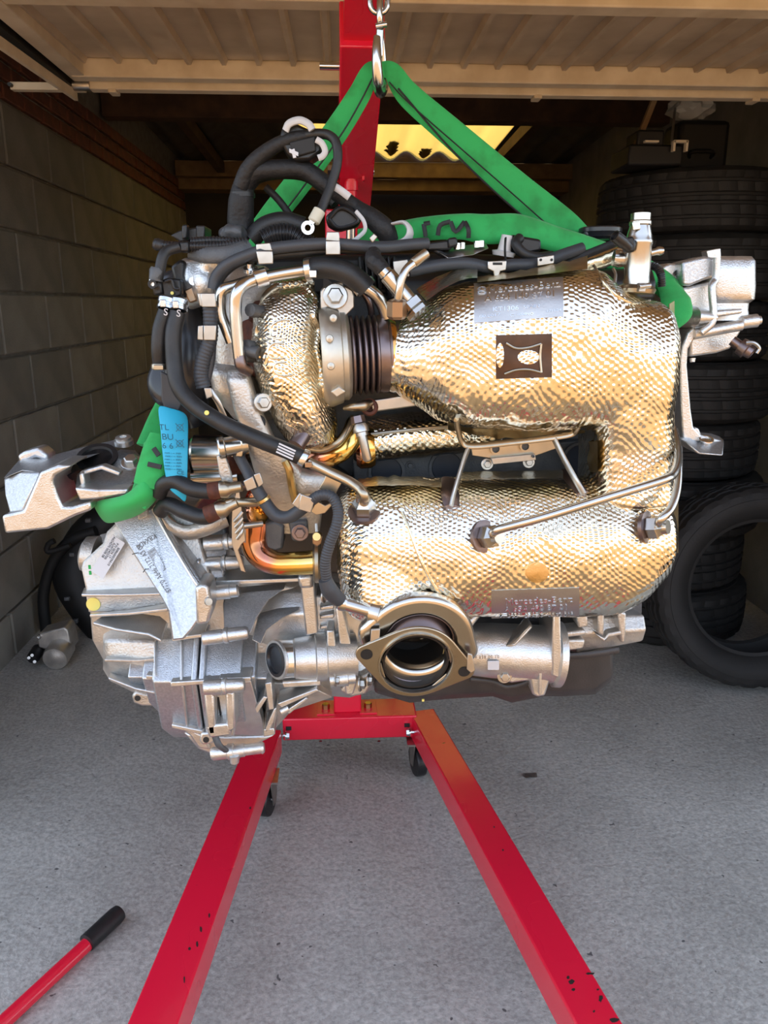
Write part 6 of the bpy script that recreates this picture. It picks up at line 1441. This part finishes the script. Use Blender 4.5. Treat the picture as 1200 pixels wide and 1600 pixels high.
for pts, r_ in (([P(242, 382, 1.16), P(262, 384, 1.155), P(300, 385, 1.15), P(345, 384, 1.15), P(385, 378, 1.155)], .0062), ([P(300, 378, 1.165), P(330, 376, 1.16), P(360, 377, 1.16), P(388, 380, 1.165)], .0058), ([P(412, 374, 1.19), P(430, 366, 1.19), P(455, 366, 1.19), P(475, 378, 1.19), P(490, 385, 1.19)], .0125), ([P(440, 385, 1.17), P(500, 386, 1.165), P(560, 388, 1.165)], .006)):
    mk('wiring_conduit', tube(pts, r_, 14, 8, rib=.0045, riba=.10), M['conduit'], E, smooth=True)
mk('conduit_end', tube([P(240, 380, 1.16), P(246, 382, 1.16), P(256, 384, 1.157)], [.007, .009, .0075], 12), M['rubber'], E, smooth=True)
mk('feed_hose', tube([P(280, 386, 1.145), P(262, 392, 1.14), P(254, 402, 1.135), P(250, 420, 1.132), P(246, 436, 1.13)], .0075, 14, 6), M['rubber'], E, smooth=True)
mk('feed_ferrule', lathe(P(246, 418, 1.132), Vector((-.2, 0, -1)), [(0, .0085), (.004, .0105), (.018, .0095)], 16), M['darkgrey'], E, smooth=True)
mk('cable_cover', tube([P(392, 374, 1.22), P(415, 353, 1.22), P(445, 346, 1.22), P(475, 354, 1.22)], .014, 14, 6), M['rubber'], E, smooth=True)
# the big taped loom rearing up
LO = mk('main_loom', tube([P(378, 372, 1.24), P(376, 345, 1.24), P(377, 315, 1.235), P(380, 292, 1.235)], [.020, .020, .019, .016], 18, 6), M['tape'], E, smooth=True)
mk('loom_branch', tube([P(379, 300, 1.235), P(386, 282, 1.23), P(402, 268, 1.225), P(440, 264, 1.22), P(475, 266, 1.22), P(505, 285, 1.215), P(540, 312, 1.21), P(575, 335, 1.205), P(598, 352, 1.20), P(604, 372, 1.20)], [.014, .014, .0135, .013, .013, .013, .011, .010, .010, .010], 16, 6), M['tape'], LO, smooth=True)
mk('loom_branch', tube([P(390, 290, 1.24), P(405, 276, 1.24), P(440, 270, 1.24), P(480, 275, 1.24), P(512, 300, 1.235), P(525, 318, 1.23)], .009, 14, 6), M['tape'], LO, smooth=True)
mk('loom_branch', tube([P(376, 292, 1.225), P(386, 268, 1.22), P(402, 248, 1.215), P(430, 228, 1.21), P(460, 216, 1.205), P(490, 210, 1.205)], [.012, .012, .011, .010, .010, .007], 16, 6), M['tape'], LO, smooth=True)
mk('earth_cable', tube([P(470, 213, 1.205), P(495, 209, 1.20), P(515, 212, 1.195), P(526, 226, 1.19), P(527, 255, 1.185), P(517, 290, 1.18), P(506, 318, 1.175), P(499, 333, 1.17)], .0068, 14, 8), M['rubber'], LO, smooth=True)
TL = mk('earth_terminal', MB().add(lathe(P(500, 328, 1.171), P(490, 346, 1.168) - P(500, 328, 1.171), [(0, .0075), (.001, .009), (.018, .009), (.020, .007)], 16)), mat('cream_heat_shrink', (.62, .60, .48), .5), LO, smooth=True)
mk('terminal_lug', MB().add(prism([P(x, y, 1.165) for x, y in ((486, 342), (493, 346), (488, 352), (478, 350))], .003)).add(ring(P(481, 356, 1.1665), (0, 1, 0), 9.5 * um, 4.5 * um, .003, 24)), M['chrome'], LO)
mk('loom_tie', ring(P(379, 305, 1.235), (0, 0, 1), .0185, .0165, .006, 24), M['black'], LO, smooth=True)
mk('loom_branch', tube([P(415, 292, 1.26), P(435, 312, 1.26), P(452, 335, 1.26), P(460, 352, 1.26)], .0055, 12), M['tape'], LO, smooth=True)
CN = mk('multi_plug', ppx([(440, 200), (462, 192), (492, 206), (505, 222), (502, 238), (484, 250), (462, 252), (448, 240), (436, 218)], 1.20, .05), M['black'], LO, bevel=.004)
mk('plug_lever', tube([P(446, 204, 1.193), P(452, 193, 1.19), P(468, 188, 1.19), P(482, 194, 1.19), P(488, 203, 1.19)], .0055, 10, 6, flat=.7), M['white'], LO, smooth=True)
mk('plug_lever', tube([P(494, 218, 1.19), P(503, 224, 1.19), P(508, 236, 1.19), P(504, 244, 1.19), P(497, 247, 1.19)], .0045, 10, 6, flat=.7), M['white'], LO, smooth=True)
mk('plug_cell', ppx([(452, 222), (492, 212), (494, 236), (460, 246)], 1.195, .01), M['ink'], LO, bevel=.002)
mk('plug_tag', MB().add(ppx([(455, 234), (460, 232), (463, 246), (458, 247)], 1.19, .003)).add(ppx([(452, 232), (466, 238), (466, 244), (452, 238)], 1.1895, .003)), M['label'], LO)
# second plug with lever on the other branch
P2 = mk('multi_plug', ppx([(508, 338), (528, 320), (548, 322), (566, 340), (560, 352), (528, 360), (512, 352)], 1.19, .04), M['black'], E, bevel=.004)
mk('plug_lever', tube([P(512, 286, 1.185), P(530, 296, 1.183), P(546, 308, 1.183)], .0055, 10, 6, flat=.6), M['white'], E, smooth=True)
mk('plug_rim', tube([P(514, 342, 1.185), P(530, 326, 1.185), P(546, 330, 1.185), P(560, 346, 1.185), P(530, 356, 1.185), P(514, 342, 1.185)], .0025, 8, 4), M['black'], P2, smooth=True)
for dx in (0, 4):
    mk('yellow_wire', tube([P(584 + dx, 348, 1.185), P(586 + dx, 355, 1.183), P(583 + dx, 362, 1.183)], .0012, 6), M['yellow'], E, smooth=True)
mk('loom_boot', tube([P(560, 325, 1.20), P(580, 340, 1.19), P(600, 358, 1.185), P(610, 378, 1.19)], [.010, .014, .016, .013], 14), M['tape'], E, smooth=True)
mk('cable_tie', tube([P(556, 330, 1.17), P(568, 345, 1.165), P(570, 360, 1.165), P(558, 372, 1.17), P(552, 376, 1.175)], .003, 8, 5, flat=.5), M['white'], E, smooth=True)
# white lever catch beside the green sling
mk('white_catch', tube([P(612, 350, 1.18), P(632, 348, 1.175), P(641, 362, 1.17), P(632, 378, 1.17), P(605, 386, 1.17)], [.006, .009, .010, .010, .008], 12, 6, flat=.35, up=(0, 0, 1)), M['white'], E, smooth=True)
# injector loom along the cam cover
mk('injector_loom', tube([P(640, 424, 1.17), P(690, 414, 1.17), P(730, 412, 1.17), P(765, 418, 1.17), P(800, 414, 1.175), P(840, 412, 1.18), P(880, 398, 1.19), P(910, 388, 1.2)], .0088, 14, 6), M['greyrub'], E, smooth=True)
mk('injector_loom', tube([P(630, 376, 1.19), P(660, 382, 1.19), P(700, 402, 1.185), P(720, 414, 1.18)], .004, 10, 6), M['rubber'], E, smooth=True)
mk('injector_loom', tube([P(862, 400, 1.2), P(840, 402, 1.19), P(818, 396, 1.185), P(806, 380, 1.19), P(812, 372, 1.2)], .0075, 12, 6), M['rubber'], E, smooth=True)
mk('injector_plug', ppx([(664, 380), (705, 374), (706, 390), (668, 392)], 1.18, .03), M['black'], E, bevel=.003)
mk('injector_plug', ppx([(700, 372), (714, 370), (716, 384), (700, 388)], 1.175, .03), M['black'], E, bevel=.003)
mk('injector_plug', ppx([(794, 372), (800, 366), (846, 374), (846, 392), (820, 398), (800, 386)], 1.20, .05), M['black'], E, bevel=.005)
mk('coil_plate', ppx([(686, 394, 1.18), (690, 390, 1.2), (720, 384, 1.22), (760, 380, 1.22), (764, 388, 1.19), (740, 398, 1.17), (700, 404, 1.17)], 1.18, .008), M['steel'], E, bevel=.0015)
for px in (714, 722, 745, 752): mk('plate_stud', cyl(P(px, 390 - (px - 714) * .1, 1.195), P(px, 380 - (px - 714) * .1, 1.195), .005, 12), M['alu_mach'], E, smooth=True)
mk('injector_neck', lathe(P(786, 400, 1.20), (.15, -.1, 1), [(0, .016), (.006, .018), (.008, .010), (.03, .008), (.03, 0)], 20), M['white'], E, smooth=True)
mk('cable_strap', tube([P(790, 372, 1.165), P(789, 390, 1.16), P(790, 412, 1.162)], .004, 8, 4, flat=.4), M['black'], E, smooth=True)
cl_ = clip([(762, 408), (792, 407), (791, 422), (782, 424), (780, 432), (772, 432), (771, 424), (762, 420)], 1.155)
mk('clip_slot', ppx([(770, 410), (785, 410), (785, 414), (770, 414)], 1.1545, .001), M['ink'], cl_)
cl_ = clip([(840, 402), (866, 398), (866, 412), (840, 416)], 1.16)
for px in (845, 862): mk('clip_hole', lathe(P(px, 406, 1.1595), (0, -1, 0), [(0, .002), (.0004, .002), (.0004, 0)], 10), M['ink'], cl_)
mk('cam_cover', polyx([(600, [(418, 1.24), (440, 1.22), (470, 1.22), (470, 1.5), (410, 1.5)]), (985, [(420, 1.24), (440, 1.22), (470, 1.22), (470, 1.5), (412, 1.5)])]), M['black'], E, bevel=.006)
for k in range(7): mk('cover_rib', ppx([(560 + k * 9, 400), (564 + k * 9, 400), (568 + k * 9, 450), (564 + k * 9, 450)], 1.235, .06), M['black'], E, bevel=.002)
mk('cover_top', ppx([(400, 400), (640, 395), (960, 400), (1000, 440), (400, 470)], 1.29, .2), M['black'], E, bevel=.01)

# ================================================================ green round sling
hkp = P(594, 118, 1.36)
SL = empty('round_sling', hkp, 'green polyester round sling looped over the hook and under the engine', 'sling')
uS = U(600, 250, 1.40)
def web(name, pts, w, flat, up, m='green', par=None, n=16, k=8):
    return mk(name, tube(pts, w, n, k, flat=flat, up=up), M[m], par or SL, smooth=True)
rr_ = [P(588, 110, 1.372), P(612, 112, 1.372), P(640, 150, 1.375), P(720, 220, 1.38), P(800, 290, 1.385), P(880, 355, 1.39), P(915, 392, 1.40), P(940, 410, 1.40)]
WR = web('sling_run', rr_, [9 * uS, 14 * uS, 19 * uS, 22 * uS, 26 * uS, 28 * uS, 28 * uS, 26 * uS], .22, (0, -1, .1))
ll_ = [P(600, 110, 1.366), P(580, 112, 1.366), P(560, 150, 1.37), P(525, 205, 1.375), P(470, 280, 1.38), P(420, 345, 1.39), P(370, 420, 1.40), P(310, 560, 1.38), P(262, 640, 1.33), P(235, 700, 1.28)]
WLf = web('sling_run', ll_, [9 * uS, 14 * uS, 17 * uS, 19 * uS, 20 * uS, 20 * uS, 20 * uS, 22 * uS, 22 * uS, 22 * uS], .22, (0, -1, .1))
def line(pts, par, r=1.1): mk('stitching', tube(pts, r * uS, 6, 6), M['ink'], par, smooth=True)
line([P(622, 138, 1.362), P(700, 228, 1.368), P(780, 306, 1.37), P(858, 372, 1.375)], WR, 1.5)
line([P(608, 128, 1.363), P(640, 162, 1.362), P(720, 232, 1.366), P(800, 302, 1.37), P(872, 366, 1.375)], WR, 1.1)
line([P(582, 122, 1.357), P(560, 165, 1.36), P(530, 215, 1.362), P(474, 292, 1.367), P(430, 350, 1.375)], WLf, 1.3)
# loop lying over the cam cover and round to the mount
hz = [P(560, 372, 1.30), P(610, 366, 1.29), P(660, 358, 1.27), P(720, 354, 1.25), P(760, 358, 1.24), P(810, 358, 1.24), P(870, 374, 1.25), P(930, 392, 1.26), P(1000, 420, 1.27), P(1045, 452, 1.26), P(1058, 485, 1.22)]
WH = web('sling_loop', hz, [14 * uS, 17 * uS, 18 * uS, 19 * uS, 22 * uS, 22 * uS, 19 * uS, 18 * uS, 20 * uS, 20 * uS, 16 * uS], .5, (0, -1, .4))
web('sling_loop', [P(1040, 440, 1.25), P(1056, 470, 1.22), P(1062, 490, 1.20), P(1052, 510, 1.19)], [14 * uS, 22 * uS, 17 * uS, 8 * uS], .3, (0, -1, .2))
def tmark(pts): mk('printed_mark', tube([P(*q) for q in pts], 3.2 * uS, 8, 3, flat=.3, up=(0, -1, .3)), M['ink'], WH, smooth=True)
tmark([(662, 350, 1.247), (664, 362, 1.245), (665, 370, 1.245)]); tmark([(662, 350, 1.247), (672, 348, 1.245)])
tmark([(684, 368, 1.238), (688, 352, 1.237), (704, 346, 1.236)]); tmark([(704, 346, 1.236), (712, 362, 1.232), (726, 346, 1.232)]); tmark([(726, 346, 1.232), (732, 358, 1.224), (732, 372, 1.226)])
# the part round the gearbox mount, with its blue label
web('sling_loop', [P(240, 690, 1.27), P(236, 725, 1.22), P(226, 760, 1.17), P(212, 790, 1.155)], [15 * uS, 17 * uS, 18 * uS, 17 * uS], .3, (0, -1, .2))
def ribbon(rows, th, m, par, name='sling_fold'):
    n = len(rows[0]); v = []; f = []
    for s in (0, 1):
        for r in rows:
            for q in r: v.append(P(*q) + Vector((0, th * s, 0)))
    m_ = len(rows); K = n * m_
    for s in (0, 1):
        for j in range(m_ - 1):
            for i in range(n - 1): a = s * K + j * n + i; f.append((a, a + 1, a + n + 1, a + n))
    for j in range(m_ - 1): a = j * n; f.append((a, a + n, K + a + n, K + a)); a = j * n + n - 1; f.append((a, a + n, K + a + n, K + a))
    for i in range(n - 1): a = i; f.append((a, a + 1, K + a + 1, K + a)); a = (m_ - 1) * n + i; f.append((a, a + 1, K + a + 1, K + a))
    return mk(name, (v, f), m, par, smooth=True, sharp=0, sub=2)
ribbon([[(143, 786, 1.21), (160, 780, 1.175), (185, 777, 1.150), (205, 768, 1.14), (222, 745, 1.135), (238, 735, 1.16)],
        [(147, 796, 1.20), (163, 792, 1.160), (188, 790, 1.135), (212, 780, 1.125), (232, 760, 1.125), (247, 750, 1.16)],
        [(154, 808, 1.20), (168, 805, 1.165), (195, 800, 1.145), (222, 790, 1.135), (240, 774, 1.130), (250, 764, 1.165)],
        [(164, 820, 1.21), (178, 818, 1.185), (205, 812, 1.175), (228, 800, 1.165), (243, 784, 1.150), (252, 772, 1.175)]], .006, M['green'], SL)
for pts in ([(240, 700, 1.14), (248, 712, 1.135)], [(231, 725, 1.135), (252, 730, 1.13)]): mk('printed_mark', tube([P(*q) for q in pts], 4 * uS, 6, 3, flat=.3, up=(0, -1, .2)), M['ink'], SL, smooth=True)
web('sling_loop', [P(252, 680, 1.17), P(244, 705, 1.155), P(236, 735, 1.145), P(228, 760, 1.14)], [16 * uS, 19 * uS, 20 * uS, 18 * uS], .25, (0, -1, .2))
BTg = ribbon([[(243, 628, 1.165), (262, 636, 1.158), (284, 640, 1.16), (295, 650, 1.165)],
              [(250, 665, 1.145), (265, 668, 1.140), (282, 670, 1.142), (294, 674, 1.145)],
              [(252, 700, 1.135), (266, 702, 1.130), (282, 703, 1.132), (294, 704, 1.135)],
              [(256, 735, 1.125), (270, 738, 1.120), (284, 740, 1.122), (293, 742, 1.125)],
              [(262, 765, 1.130), (274, 774, 1.126), (284, 782, 1.13), (292, 792, 1.135)]], .0015, M['blue'], SL, 'blue_label')
def tagt(s, px, py, size, rot=0): text('printed_line', s, P(px, py, 1.1265 - .0 + (700 - py) * .00012), (1, 0, -.05), (0, -.3, 1), size * um, .0002, M['blueink'], BTg)
tagt('TL', 256, 668, 13); tagt('BU', 262, 683, 14); tagt('6 6', 262, 697, 13); tagt('CE', 282, 739, 9)
for k in range(6): tagt('mm - -- mm', 270 + (k % 2), 708 + k * 5.0, 5)
for px, py in ((281, 668), (281, 693)):
    q = P(px, py, 1.128); mk('printed_box', MB().add(bar(q + Vector((-.006, 0, -.006)), q + Vector((.006, 0, .006)), .001, .001)).add(bar(q + Vector((-.006, 0, .006)), q + Vector((.006, 0, -.006)), .001, .001)).add(ring(q, (0, 1, 0), .005, .004, .0006, 16)), M['blueink'], BTg)
